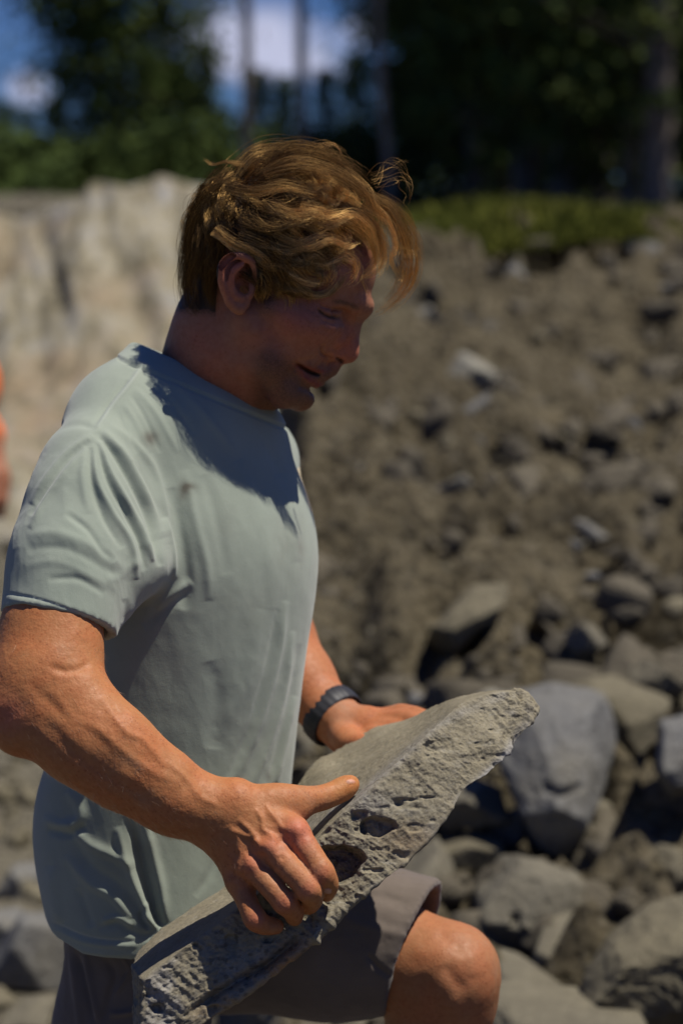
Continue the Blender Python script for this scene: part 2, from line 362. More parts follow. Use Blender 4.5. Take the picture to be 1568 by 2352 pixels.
# ================================================================== rocks
def ico(n):
    import bmesh
    bm = bmesh.new(); bmesh.ops.create_icosphere(bm, subdivisions=n, radius=1); V = np.array([v.co[:] for v in bm.verts]); Q = np.array([[v.index for v in f.verts] for f in bm.faces]); bm.free(); return V, Q
ICO = {n: ico(n) for n in (2, 3, 4, 5, 6)}
def rock_mesh(seed, dims, n=5, nf=14, rough=0.05, lo=0.5):
    r = np.random.default_rng(seed); D, Q = ICO[n]
    pn = r.normal(size=(nf, 3)); pn /= np.linalg.norm(pn, axis=1, keepdims=True); pn = np.vstack([pn, np.eye(3), -np.eye(3)]); pd = r.uniform(lo, 1.0, len(pn)); pd[-6:] = r.uniform(0.75, 0.95, 6)
    c = D @ pn.T; rr = np.where(c > 1e-3, pd / np.maximum(c, 1e-3), 9).min(1)
    P = D * rr[:, None]; P = P * (1 + rough * fbm(P * 2.1 + seed, 5, 0.6)[:, None] + rough * 0.5 * fbm(P * 6 + seed, 4, 0.6, True)[:, None])
    return P * np.array(dims) / 2, Q
def boulder(u, v, d, w, h, dep, rot, mat, label, seed, name='boulder', nf=12, tilt=(0, 0), rough=0.05, group='boulders on the slope'):
    c = KW(u, v, d); s = d / F
    P, Q = rock_mesh(seed, (w * s, dep, h * s), 5, nf, rough)
    R = np.array((Matrix.Rotation(rad(rot), 3, 'Y') @ Matrix.Rotation(rad(tilt[0]), 3, 'X') @ Matrix.Rotation(rad(tilt[1]), 3, 'Z')))
    P = P @ R.T; o = link(name, mesh_np(name, P, Q, True), mat, loc=c); return tag(o, label, 'boulder', group)
# u, v, distance, width px, height px, depth m, roll, material, label
BL = [
 (1130, 1640, 5.2, 130, 100, 0.25, 10, m_pale, 'low pale rock peeking over the raised tip of the slab', 21, 9, (0, 0), .04),
 (1400, 1630, 5.1, 200, 170, 0.25, -25, m_rock, 'tan boulder leaning behind the right shoulder of the big grey boulder', 14, 10, (10, 40), .05),
 (1100, 930, 7.6, 140, 38, 0.12, -33, m_grey, 'narrow bluish grey shard lying diagonally in mid slope', 33, 7, (0, 0), .03),
 (975, 735, 9.3, 120, 60, 0.14, -12, m_pale, 'pale flat stone on the slope beside the forelock', 35, 8, (0, 0), .03),
 (1080, 870, 8.2, 120, 120, 0.2, 30, m_pale, 'rounded pale stone above the bluish shard', 37, 9, (0, 0), .03),
 (1035, 1125, 6.9, 110, 50, 0.16, -40, m_pale, 'small pale wedge standing out of the dirt level with the chest', 38, 8, (0, 0), .03),
 (800, 1085, 7.0, 60, 70, 0.14, 10, m_grey, 'small grey stone just right of the chest', 39, 8, (0, 0), .03),
 (1090, 578, 11.0, 60, 46, 0.13, 0, m_grey, 'small light stone perched on the bank top behind the hair', 41, 8, (0, 0), .03),
 (1470, 570, 11.0, 110, 60, 0.3, 5, m_grey, 'dark grey rock on the bank top near the right edge', 43, 8, (0, 0), .03),
 (1290, 2215, 4.35, 210, 120, 0.3, -8, m_rock, 'flat tan rock right of the bent knee', 51, 9, (10, 20), .05),
 (1215, 2262, 4.15, 170, 90, 0.26, 10, m_rock, 'small tan rock touching the outer side of the bent knee', 53, 9, (0, 0), .05),
 (1300, 2360, 3.8, 420, 150, 0.4, 4, m_rock, 'broad rough rock along the bottom edge right of the leg', 57, 10, (0, 0), .07),
 (1385, 1910, 4.9, 160, 170, 0.25, 22, m_rock, 'brown rock wedged right of the grey boulder bottom', 59, 10, (0, 0), .05),
 (1520, 1990, 4.7, 190, 150, 0.3, -12, m_rock, 'shaded brown rock at the right edge above the corner boulder', 61, 10, (0, 0), .05),
 (1075, 1840, 4.9, 190, 90, 0.25, -15, m_rock, 'tan rock under the slab tip, left of the grey boulder', 63, 10, (0, 0), .05),
 (1080, 1950, 4.8, 170, 70, 0.2, 4, m_rock, 'thin flat brown rock between slab and angular tan block', 65, 8, (0, 0), .04),
 (990, 2020, 4.65, 140, 130, 0.25, -35, m_rock, 'tan rock right behind the shorts leg under the slab', 67, 10, (0, 0), .05),
 (640, 1680, 5.0, 200, 130, 0.3, -30, m_rock, 'dark tan rock seen between the watch wrist and the slab', 69, 9, (0, 0), .05),
 (60, 2035, 5.9, 110, 100, 0.3, 35, m_grey, 'small grey block on the pit floor left of the shirt hem', 71, 9, (0, 0), .04),
 (95, 2180, 5.2, 235, 225, 0.3, 30, m_grey, 'large grey block with a dark underside at the lower left', 73, 8, (10, 10), .035),
 (15, 2130, 5.4, 90, 130, 0.25, 20, m_grey, 'leaning grey stone cut by the left edge near the bottom', 75, 8, (0, 0), .04),
 (60, 2340, 4.75, 150, 60, 0.2, 0, m_rock, 'low tan stone in the bottom left corner', 77, 9, (0, 0), .05),
 (40, 1780, 7.2, 60, 36, 0.15, 0, m_rock, 'small tan stone on the pit floor left of the elbow', 79, 9, (0, 0), .05),
 (75, 1920, 6.6, 110, 44, 0.2, 5, m_rock, 'dark flat stone half buried on the pit floor left of the hip', 81, 9, (0, 0), .05),
 (660, 2310, 4.3, 160, 90, 0.25, 10, m_rock, 'tan stone under the slab left of the calf', 83, 9, (0, 0), .05),
 (790, 2330, 4.2, 130, 90, 0.25, -20, m_rock, 'tan stone below the thigh between shorts and calf', 85, 9, (0, 0), .05),
 (1345, 1470, 5.6, 130, 90, 0.2, 15, m_rock, 'brown clod above the big grey boulder', 87, 12, (0, 0), .07),
 (1500, 1560, 5.3, 110, 120, 0.2, -10, m_rock, 'upright tan rock near the right edge above the grey one', 89, 10, (0, 0), .05),
 (890, 1490, 5.9, 130, 80, 0.2, 20, m_rock, 'brown rock right above the watch wrist', 91, 10, (0, 0), .06),
]
for b in BL: boulder(*b[:8], b[8], b[9], nf=b[10], tilt=b[11], rough=b[12])

def shaped(pts, d, thick, mat, label, seed, lean=0.0, bulge=0.5, hump=()):
    """a boulder with its own outline, real thickness and a face that leans back by lean metres per picture unit * distance"""
    P = np.array(pts, float); c = P.mean(0); n = 160
    cl = np.vstack([P, P[:1]]); sl = np.r_[0, np.cumsum(np.linalg.norm(np.diff(cl, axis=0), axis=1))]; t = np.linspace(0, sl[-1], n, endpoint=False); o = np.stack([np.interp(t, sl, cl[:, k]) for k in (0, 1)], 1)
    for _ in range(3): o = (np.roll(o, 1, 0) + 2 * o + np.roll(o, -1, 0)) / 4
    prof = [(s_, -bulge * thick * (1 - s_**4)) for s_ in np.linspace(0.02, 1, 34)] + [(1.0, thick * q) for q in np.linspace(.06, .8, 16)] + [(s_, thick * (1 - .2 * s_)) for s_ in np.linspace(.95, .05, 14)]
    V = []
    for s_, dz in prof:
        q = c + (o - c) * s_; dd = d + dz - lean * (q[:, 1] - c[1]) * d / F
        V.append(np.stack([(q[:, 0] - 784) * dd / F, (1176 - q[:, 1]) * dd / F, dd], 1))
    V = np.concatenate(V); m = len(prof); i, j = np.meshgrid(np.arange(m - 1), np.arange(n), indexing='ij'); a = (i * n + j).ravel(); b = (i * n + (j + 1) % n).ravel(); Q = np.stack([a, b, b + n, a + n], 1)
    N = normals(V, Q); 
    if ((V - V.mean(0)) * N).sum(1).mean() < 0: N = -N; Q = Q[:, ::-1]
    sz = np.ptp(V[:, 0]); D = sz * (.022 * fbm(V / sz * 3 + seed, 4, .55) + .014 * fbm(V / sz * 12 + seed, 4, .6, True)); uv = to_uv(V)
    rg = np.random.default_rng(seed + 900); cc = V.mean(0)
    for _ in range(11):
        pn = rg.normal(size=3); pn[2] = -abs(pn[2]) * 1.3; pn /= np.linalg.norm(pn); q = (V - cc) @ pn; hh = q.max() * rg.uniform(.72, .92); ex = np.maximum(q - hh, 0); V = V - pn * (ex * .95)[:, None]
    N = normals(V, Q) * np.sign(((V - cc) * normals(V, Q)).sum(1).mean())
    for h in hump: D += stroke(uv, h[0], h[1], h[2])
    V = V + N * D[:, None]; W_ = to_world(V); o_ = W_.mean(0)
    tag(link('boulder', mesh_np('boulder', W_ - o_, Q[:, ::-1]), mat, loc=o_), label, 'boulder', 'boulders on the slope')
shaped([(1150, 1600), (1260, 1570), (1390, 1590), (1412, 1700), (1385, 1810), (1345, 1900), (1310, 1965), (1265, 1975), (1225, 1930), (1190, 1850), (1150, 1760), (1130, 1680)], 4.75, 0.20, m_grey, 'big smooth grey boulder tapering downward, just right of the raised tip of the slab', 3, 0.75, .35, [([(1230, 1800), (1290, 1815), (1345, 1795)], 9, -.02), ([(1230, 1900), (1290, 1905)], 8, -.012)])
shaped([(1150, 1965), (1235, 1975), (1345, 2010), (1330, 2110), (1225, 2190), (1120, 2165), (1065, 2120), (1080, 2040)], 4.5, 0.25, m_rock, 'angular tan block below the tapering grey boulder, beside the shorts hem', 8, 0.9, .35, [([(1180, 2080), (1175, 2150)], 10, -.03)])
shaped([(1085, 1345), (1165, 1340), (1160, 1390), (1080, 1460), (1030, 1510), (980, 1500), (985, 1450)], 5.7, 0.2, m_rock, 'long tan slab lying diagonally on the slope straight above the held stone', 31, 1.0, .2)
shaped([(1340, 2250), (1400, 2150), (1490, 2080), (1620, 2040), (1680, 2200), (1640, 2400), (1400, 2420), (1330, 2330)], 3.95, 0.4, m_rock, 'large rough tan boulder filling the lower right corner', 55, 1.0, .3)
shaped([(1515, 1655), (1590, 1640), (1640, 1760), (1600, 1850), (1535, 1835), (1505, 1770)], 4.7, 0.2, m_grey, 'light grey rock cut by the right edge, level with the slab tip', 12, .7, .3)

def scatter_rubble(name, n, fx, smin_, smax_, mat, seed):
    r = np.random.default_rng(seed); Vs = []; Qs = []; off = 0
    for i in range(n):
        x, y = fx(r); s = smin_ + (smax_ - smin_) * r.random()**3
        P, Q = rock_mesh(seed * 1000 + i, (s * r.uniform(.8, 1.6), s * r.uniform(.7, 1.2), s * r.uniform(.5, 1.0)), 3, 7, 0.04, 0.36)
        R = np.array(Matrix.Rotation(r.uniform(0, 6.3), 3, 'Z') @ Matrix.Rotation(r.uniform(-1.2, 1.2), 3, 'X') @ Matrix.Rotation(r.uniform(-.6, .6), 3, 'Y'))
        z = float(terrain(np.array([x]), np.array([y]))[0])
        Vs.append(P @ R.T + [x, y, z + s * 0.12]); Qs.append(Q + off); off += len(P)
    return tag(link(name, mesh_np(name, np.vstack(Vs), np.vstack(Qs), False), mat), kind='stuff')
def f_bank(r):
    y = 3.9 + 7.2 * r.random()**1.7; a = r.uniform(-0.03, 0.17); return a * y, y
def f_floor(r):
    y = 4.2 + 9 * r.random()**1.3; a = r.uniform(-0.17, -0.06); return a * y, y
scatter_rubble('rubble', 220, f_bank, 0.02, 0.10, m_rock, 3)
scatter_rubble('rubble_clods', 900, f_bank, 0.02, 0.17, m_clod, 6).name = 'dirt_clods'
scatter_rubble('rubble_grey', 60, f_bank, 0.03, 0.14, m_grey, 4).name = 'debris'
scatter_rubble('gravel', 500, f_floor, 0.02, 0.14, m_rock, 5)

# ================================================================== vegetation
def leaf_mat(name, c1, c2):
    M = Mat(name, 0.8, 0.08); g = M.attr('tint'); n = M.noise(0.9, 3)
    k = M.mix(M.rng(n, 0.35, 0.65), c1, c2); M.col(M.mix(1.0, k, g, 'MULTIPLY'))
    M.b.inputs['Transmission Weight'].default_value = 0
    return M.m
m_leaf = leaf_mat('dark_needles', (0.040, 0.064, 0.020), (0.075, 0.106, 0.030))
m_leaf2 = leaf_mat('green_leaves', (0.085, 0.120, 0.030), (0.16, 0.19, 0.048))
def leaf_cards(C, size, r, tint):
    n = len(C); a = r.normal(size=(n, 3)); a /= np.linalg.norm(a, axis=1, keepdims=True); b = np.cross(a, r.normal(size=(n, 3))); b /= np.linalg.norm(b, axis=1, keepdims=True)
    s = size * r.uniform(.6, 1.3, n)[:, None]
    V = np.stack([C - a * s, C + b * s * .45, C + a * s, C - b * s * .45], 1).reshape(-1, 3); Q = np.arange(4 * n).reshape(n, 4); return V, Q, np.repeat(tint, 4, 0)
def tree_parts(seed, H, spread, base, conifer, ncl, per, size):
    r = np.random.default_rng(seed); C = []; T = []
    limbs = []
    for i in range(ncl):
        t = r.random()**0.8; z = base + (H - base) * t
        ang = r.uniform(0, 2 * math.pi)
        R = spread * ((1 - t)**0.8 + 0.06) if conifer else spread * math.sqrt(max(0.05, 1 - (2 * t - 0.9)**2))
        q = R * (0.25 + 0.75 * r.random()**0.6); c = np.array([math.cos(ang) * q, math.sin(ang) * q, z - (0.25 * q if conifer else 0)])
        limbs.append(c); g = r.uniform(.55, 1.35); sz = spread * (0.10 + 0.13 * r.random()) * (1 if conifer else 1.4)
        pts = c + r.normal(size=(per, 3)) * [sz, sz, sz * (.45 if conifer else .75)]
        C.append(pts); T.append(np.tile(np.array([[g * r.uniform(.9, 1.2), g, g * .9]]), (per, 1)))
    V, Q, T = leaf_cards(np.vstack(C), size, r, np.vstack(T)); crown = mesh_np('crown', V, Q, False); put_color(crown, 'tint', T)
    # trunk with limbs
    TV = []; TQ = []; off = 0
    def tube(a, b, ra, rb, n=7, seg=5):
        nonlocal off
        a = np.array(a, float); b = np.array(b, float); d = (b - a) / np.linalg.norm(b - a); e = np.cross(d, [0.3, 0.9, 0.1]); e /= np.linalg.norm(e); f = np.cross(d, e)
        for k in range(seg + 1):
            t = k / seg; c = a + (b - a) * t + e * 0.03 * math.sin(t * 5 + ra * 50); rr = ra + (rb - ra) * t
            for j in range(n): th = 2 * math.pi * j / n; TV.append(c + (e * math.cos(th) + f * math.sin(th)) * rr)
        for k in range(seg):
            for j in range(n): TQ.append([off + k * n + j, off + k * n + (j + 1) % n, off + (k + 1) * n + (j + 1) % n, off + (k + 1) * n + j])
        off += (seg + 1) * n
    tube((0, 0, -0.4), (0, 0, H * 0.93), 0.014 * H + 0.03, 0.02, 9, 8)
    for c in limbs[::3]: tube((0, 0, max(0.3, c[2] - 0.3 * np.hypot(c[0], c[1]))), c, 0.035, 0.01, 5, 3)
    return crown, mesh_np('trunk', np.array(TV), np.array(TQ), True)
KINDS = {
 'spruce_tree': tree_parts(1, 11, 1.7, 0.6, True, 210, 34, 0.10),
 'fir_tree': tree_parts(2, 13, 2.0, 1.2, True, 220, 36, 0.11),
 'leafy_tree': tree_parts(3, 9, 2.3, 1.0, False, 260, 50, 0.15),
 'young_spruce': tree_parts(4, 5.2, 1.15, 0.15, True, 120, 30, 0.09),
}
def tree(kind, u, y, label, s=1.0, rz=0.0, leaf=None, group='trees of the forest edge', z=None):
    x = (u - 784) / F * y; crown, trunk = KINDS[kind]
    if z is None: z = float(terrain(np.array([x]), np.array([y]))[0])
    o = empty(kind, (x, y, z), label, 'tree', group); o.scale = (s, s, s); o.rotation_euler = (0, 0, rz)
    link('trunk', trunk, m_bark, o)
    link('crown', crown, leaf or m_leaf, o); return o
tree('leafy_tree', 290, 44, 'tall broad dark tree standing alone against the sky at the upper left', .72, 0.3)
tree('fir_tree', 235, 47, 'dark conifer standing behind the lone tall broad tree', 0.32, 1.3)
tree('leafy_tree', 400, 50, 'mid green round tree just right of the lone tall broad tree', 0.29, 2.1, m_leaf2)
lab = ['spiky young spruce in the far treeline under the white cloud', 'second young spruce from the left edge in the far treeline', 'young spruce left of the lone broad tree foot', 'short spruce at the left edge of the treeline',
       'young spruce below the lone broad tree crown', 'dark young spruce directly behind the thin pole trunks', 'low green spruce right of the first pole trunk', 'low spruce between the two pole trunks', 'low spruce right of the second pole trunk', 'bushy spruce just left of the pale leaning trunk']
for i, (u, y, s, lf) in enumerate([(75, 66, .44, m_leaf), (30, 60, .42, m_leaf), (140, 58, .44, m_leaf), (-10, 62, .46, m_leaf2), (345, 40, .46, m_leaf2), (480, 40, .47, m_leaf2), (600, 46, .46, m_leaf2), (655, 43, .42, m_leaf2), (745, 46, .46, m_leaf2), (815, 42, .50, m_leaf2)]):
    tree('young_spruce', u, y, lab[i], s, i * 1.1, lf, 'young spruces of the treeline')
RTREES = [('leafy_tree', 1030, 36, .60, 'bushy tree at the left end of the dark right-hand wood', m_leaf), ('spruce_tree', 1085, 33, .8, 'dark spruce above the forehead curls', m_leaf),
 ('fir_tree', 1150, 38, .9, 'tall fir second from the left in the right-hand wood', m_leaf), ('spruce_tree', 1200, 31, .95, 'tall dark spruce with wide low boughs over the grass', m_leaf),
 ('leafy_tree', 1210, 34, .75, 'olive green leafy tree deep inside the right-hand wood', m_leaf2), ('fir_tree', 1290, 30, .85, 'dense fir in the middle of the right-hand wood', m_leaf),
 ('spruce_tree', 1370, 34, 1.0, 'thin spruce right of the dense fir', m_leaf), ('leafy_tree', 1440, 29, .8, 'leafy tree with yellowish top at the upper right', m_leaf2),
 ('fir_tree', 1500, 27, .85, 'nearest dark fir at the right edge', m_leaf), ('spruce_tree', 1580, 30, 1.0, 'spruce cut by the right edge', m_leaf),
 ('fir_tree', 1090, 48, .9, 'far fir filling the gap above the grass bank left side', m_leaf), ('fir_tree', 1170, 46, 1.1, 'far fir behind the spruce with wide boughs', m_leaf), ('fir_tree', 1340, 44, 1.1, 'far fir behind the dense middle fir', m_leaf), ('fir_tree', 1470, 42, 1.1, 'far fir behind the yellowish leafy tree', m_leaf), ('spruce_tree', 1250, 40, 1.1, 'slim far spruce behind the olive leafy tree', m_leaf)]
for i, (k, u, y, s, l, lf) in enumerate(RTREES): tree(k, u, y, l, s, i * 0.9, lf)
# dark undergrowth closing the foot of the wood
def hedge_mass():
    r = np.random.default_rng(9); n = 26000; x = r.uniform(-7, 14, n); y = r.uniform(34, 62, n); a = x / y
    k = (a > -0.16); x, y = x[k], y[k]; n = len(x)
    top = 0.65 + 0.35 * (vnoise(np.stack([x * .5, y * .2, x * 0], 1)) + 1) + 2.2 * sstep(0.01, 0.05, x / y)
    z = terrain(x, y) + r.random(n) * top; C = np.stack([x, y, z], 1)
    g = 0.6 + 0.5 * (vnoise(C * .8) + 1) / 2 + r.uniform(-.1, .1, n); V, Q, T = leaf_cards(C, 0.14, r, np.stack([g, g, g * .9], 1))
    me = mesh_np('undergrowth', V, Q, False); put_color(me, 'tint', T); tag(link('undergrowth', me, m_leaf), kind='stuff')
hedge_mass()
def pole(name, u, y, rpx, lean, label, mat, base_v=440, H=12, snag=False):
    x = (u - 784) / F * y; z = float(terrain(np.array([x]), np.array([y]))[0]); o = empty(name, (x, y, z), label, 'tree', 'bare pole trunks against the sky')
    n, seg = 10, 26; V = []; r0 = rpx * y / F; rr = np.random.default_rng(int(u))
    for k in range(seg + 1):
        t = k / seg; c = np.array([lean * H * t + 0.03 * math.sin(7 * t + u), 0.02 * math.sin(9 * t), H * t - .3])
        for j in range(n): th = 2 * math.pi * j / n; V.append(c + np.array([math.cos(th), math.sin(th), 0]) * r0 * (1.12 - 0.5 * t) * (1 + .06 * rr.normal()))
    Q = [[k * n + j, k * n + (j + 1) % n, (k + 1) * n + (j + 1) % n, (k + 1) * n + j] for k in range(seg) for j in range(n)]
    link('trunk', mesh_np('trunk', np.array(V), np.array(Q)), mat, o)
    C = []
    for i in range(14 if not snag else 5):   # broken branch stubs and sparse twigs
        h = H * (.25 + .7 * rr.random()); a = rr.uniform(0, 6.28); L = rr.uniform(.15, .7)
        for q in np.linspace(0.1, 1, 14): C.append([lean * h + math.cos(a) * L * q, math.sin(a) * L * q, h - 0.25 * q * q])
    V, Q, T = leaf_cards(np.array(C), 0.06, rr, np.ones((len(C), 3)) * .8); me = mesh_np('crown', V, Q, False); put_color(me, 'tint', T); link('crown', me, m_leaf, o)
pole('dead_tree', 566, 30, 12, -0.002, 'left one of the two straight bare pole trunks rising above the hair', m_palebark)
pole('dead_tree', 700, 32, 12, -0.006, 'right one of the two straight bare pole trunks rising above the hair', m_palebark)
pole('dead_tree', 893, 28, 11, -0.035, 'pale leaning bare trunk at the left end of the dark wood', m_palebark, snag=True, H=4.2)
def grass():
    r = np.random.default_rng(12); n = 60000; y = 11.0 + 12 * r.random(n)**1.6; a = r.uniform(-.03, .17, n); x = a * y
    cl = vnoise(np.stack([x * 1.1, y * .8, x * 0 + 5], 1)); k = cl > -0.6; x, y, cl = x[k], y[k], cl[k]; n = len(x)
    z = terrain(x, y); h = (0.03 + 0.06 * r.random(n)) * (1 + .8 * cl) * sstep(10.6, 12.5, y)**.5; w = 0.012; th = r.uniform(0, 6.28, n); dx = np.cos(th) * w; dy = np.sin(th) * w; lx = r.normal(size=n) * h * .35; ly = r.normal(size=n) * h * .35
    V = np.stack([np.stack([x - dx, y - dy, z], 1), np.stack([x + dx, y + dy, z], 1), np.stack([x + dx * .6 + lx * .5, y + dy * .6 + ly * .5, z + h * .6], 1), np.stack([x + lx, y + ly, z + h], 1)], 1).reshape(-1, 3)
    g = (0.6 + .5 * r.random(n))[:, None] * np.array([1.35, 1.1, .75]); me = mesh_np('grass', V, np.arange(4 * n).reshape(n, 4), False); put_color(me, 'tint', np.repeat(g, 4, 0)); tag(link('grass', me, m_leaf2), kind='stuff')
grass()
# ================================================================== the held stone slab
def slab():
    R = [(330,2245,2.405),(420,2178,2.412),(517,2107,2.42),(620,2030,2.428),(700,1950,2.435),(770,1880,2.44),(835,1822,2.45),(909,1752,2.465),(960,1703,2.475),(1008,1660,2.49),(1060,1615,2.51),(1130,1592,2.53),(1178,1587,2.545)]
    L = [(322,2470,2.40),(467,2352,2.40),(596,2258,2.405),(722,2160,2.412),(790,2095,2.42),(862,2036,2.425),(931,1986,2.435),(1019,1889,2.45),(1071,1810,2.465),(1120,1779,2.48),(1168,1730,2.50),(1215,1665,2.53),(1234,1628,2.55)]
    B = [(309,2210,2.50),(352,2150,2.53),(442,2083,2.56),(530,2020,2.60),(640,1880,2.68),(720,1760,2.74),(777,1722,2.77),(860,1672,2.77),(935,1650,2.74),(990,1624,2.69),(1045,1603,2.62),(1115,1586,2.58),(1172,1584,2.565)]
    U = [(u + 10, v + 95 + 3 * i * 0, d + 0.0) for i, (u, v, d) in enumerate(B)]
    U[-1] = (1205, 1608, 2.58); U[-2] = (1170, 1640, 2.60); U[-3] = (1115, 1680, 2.63)
    nS, nF, nT, nU = 520, 150, 150, 60
    def curve(P): return bez([K(*p) for p in P], nS)
    r, l, b, u = map(curve, (R, L, B, U))
    # break the ridge lines up a little
    def seg(a, c, n, bul=0.0):
        t = np.linspace(0, 1, n, endpoint=False)[None, :, None]; return a[:, None] * (1 - t) + c[:, None] * t
    ring = np.concatenate([seg(r, l, nF), seg(l, u, nU), seg(u, b, nF // 2), seg(b, r, nT)], 1)
    m = ring.shape[1]
    # round the arrises
    for _ in range(3): ring = (np.roll(ring, 1, 1) + ring * 2 + np.roll(ring, -1, 1)) / 4
    V = ring.reshape(-1, 3); i, j = np.meshgrid(np.arange(nS - 1), np.arange(m), indexing='ij'); a = (i * m + j).ravel(); a2 = (i * m + (j + 1) % m).ravel()
    Q = np.stack([a, a2, a2 + m, a + m], 1)
    caps = []; n0 = len(V)
    # end faces: concentric rings shrinking to a slightly raised centre
    ext = []
    for end, base in ((0, 0), (nS - 1, (nS - 1) * m)):
        rg = V[base:base + m]; c = rg.mean(0); out = (V[base:base + m].mean(0) - V[(m if end == 0 else base - m):][:m].mean(0)); out /= np.linalg.norm(out)
        prev = np.arange(base, base + m)
        for k in range(1, 26):
            t = k / 25; pts = rg * (1 - t) + c * t + out * (0.004 if end == 0 else 0.006) * (1 - (1 - t)**2); cur = n0 + np.arange(m); n0 += m; ext.append(pts)
            q = np.stack([prev, cur, np.roll(cur, -1), np.roll(prev, -1)], 1); caps.append(q if end == 0 else q[:, ::-1]); prev = cur
    V = np.vstack([V] + ext); Q = np.vstack([Q] + caps)
    N = normals(V, Q)
    C = V.mean(0)
    if ((V - C) * N).sum(1).mean() < 0: N = -N; Q = Q[:, ::-1]
    # how much each vertex belongs to the broken front face
    idx = np.arange(len(V)); jj = np.where(idx < nS * m, idx % m, nF // 2); ss = np.where(idx < nS * m, idx // m, np.where(idx < nS * m + 25 * m, 0, nS - 1)) / (nS - 1)
    tf = jj / nF; front = sstep(-0.0, 0.06, tf) * (1 - sstep(1.0, 1.12, tf)); front = np.where(jj < nF * 1.15, front, 0); endc = idx >= nS * m; front = np.where(endc, 0.9, front)
    under = ((jj >= nF) & (jj < nF + nU + nF // 2) & ~endc).astype(float)
    rough = np.clip(front + under * 0.7, 0, 1)
    uv = to_uv(V)
    # big conchoidal hollows and ledges of the break
    big = fbm(V * [14, 14, 14], 3, 0.5); led = fbm((V @ np.array([[0.8, 0.6, 0], [-0.6, 0.8, 0], [0, 0, 1]])) * [7, 38, 12] + 3, 4, 0.55, True)
    fine = fbm(V * 90, 5, 0.65); micro = fbm(V * 260, 3, 0.6)
    rough = rough * (1 - .45 * sstep(830, 960, uv[:, 0]) * (1 - sstep(1100, 1180, uv[:, 0])))
    D = rough * (0.0060 * big + 0.0048 * led + 0.0024 * fine + 0.0010 * micro)
    D += (1 - rough) * (0.0014 * big + 0.0007 * fine + 0.0003 * micro)
    pit = vnoise(V * [55, 75, 60] + 7); D -= rough * 0.0042 * sstep(0.45, 0.78, pit) ; pit2 = vnoise(V * [130, 150, 140] + 2); D -= (0.25 + rough * .75) * 0.0022 * sstep(0.45, 0.8, pit2)
    wob = 1 + 0.35 * fbm(np.c_[uv / 40, uv[:, :1] * 0], 4)
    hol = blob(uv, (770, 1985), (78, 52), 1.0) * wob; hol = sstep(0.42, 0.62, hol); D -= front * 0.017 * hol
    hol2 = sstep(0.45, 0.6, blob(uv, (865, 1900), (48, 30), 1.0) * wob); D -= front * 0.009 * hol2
    lg = stroke(uv, [(430, 2330), (530, 2262), (610, 2215), (690, 2150)], 9, 1.0) * wob; D -= front * 0.010 * lg
    lg2 = stroke(uv, [(480, 2345), (600, 2252), (700, 2170), (760, 2105), (850, 2050)], 16, 1.0); D += front * 0.005 * lg2
    for (p, w_, am) in [((915, 1846), (12, 8), -.008), ((975, 1640), (9, 6), -.004), ((1190, 1690), (25, 18), -.006), ((935, 1838), (25, 3), -.003), ((980, 1833), (18, 3), -.003)]: D += front * blob(uv, p, w_, am)
    V = V + N * D[:, None]
    Vr = relax(V, Q, 3, .5); we = np.clip(np.exp(-((jj - nF) / 7.0)**2) + .6 * np.exp(-((jj - 2) / 5.0)**2), 0, 1)[:, None] * (~endc)[:, None]; V = V * (1 - we) + Vr * we
    me = mesh_np('stone_slab', to_world(V), Q[:, ::-1])
    # colours of the stone: dusty tan crust, fresh bluish fracture, rusty seam
    fr = np.clip(.6 * sstep(0.15, 0.5, fbm(V * 22 + 5, 4)) * rough + stroke(uv, [(700, 1900), (800, 1838), (900, 1760), (1010, 1665), (1150, 1600)], 11, 1.0, False) * .9 * (0.5 + 0.5 * fbm(V * 60, 3)) + stroke(uv, [(1040, 1850), (1120, 1778), (1165, 1728), (1215, 1650)], 12, .9) + blob(uv, (850, 1845), (55, 28), .5), 0, 1)
    ru = np.clip(stroke(uv, [(430, 2345), (560, 2262), (640, 2200), (720, 2165)], 26, 1.1) * (0.7 + fbm(V * 35, 3)) + blob(uv, (930, 1930), (60, 35), .35), 0, 1) * front
    hollow_shade = np.clip(hol * front * 0.75 + hol2 * front * .6, 0, 1) * sstep(-.5, .1, fbm(V * 50, 3))  # shade of the carved hollows painted into the colour
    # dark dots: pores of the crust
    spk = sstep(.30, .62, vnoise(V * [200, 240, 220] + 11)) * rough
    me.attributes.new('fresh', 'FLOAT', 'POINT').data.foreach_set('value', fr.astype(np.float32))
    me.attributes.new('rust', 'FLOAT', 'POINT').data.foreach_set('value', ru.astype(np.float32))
    me.attributes.new('dark', 'FLOAT', 'POINT').data.foreach_set('value', np.clip(hollow_shade * .8 + spk * .55, 0, 1).astype(np.float32))
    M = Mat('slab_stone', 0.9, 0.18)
    a = M.noise(30, 8, 0.65); b = M.noise(140, 6, 0.7); c = M.noise(420, 4, 0.7); st = M.noise(60, 5, 0.6, stretch=(0.4, 1, 2.2, 0, 0.65, 0))
    k = M.mix(M.rng(a, 0.35, 0.65), (0.20, 0.172, 0.116), (0.27, 0.235, 0.162))
    k = M.mix(M.attr('fresh', True), k, M.mix(M.rng(b, 0.35, 0.65), (0.15, 0.140, 0.125), (0.36, 0.345, 0.325)))
    k = M.mix(M.math('MULTIPLY', M.attr('rust', True), M.rng(a, .3, .6, .5, 1)), k, (0.30, 0.17, 0.075))
    k = M.mix(M.rng(st, 0.56, 0.72, 0, 0.4), k, (0.30, 0.285, 0.245))
    k = M.mix(M.rng(b, 0.44, 0.28, 0, 0.55), k, (0.06, 0.055, 0.045)); k = M.mix(M.attr('dark', True), k, (0.045, 0.040, 0.038)); k = M.mix(M.rng(c, 0.5, 0.75, 0, 0.3), k, (0.42, 0.40, 0.36)); M.col(k)
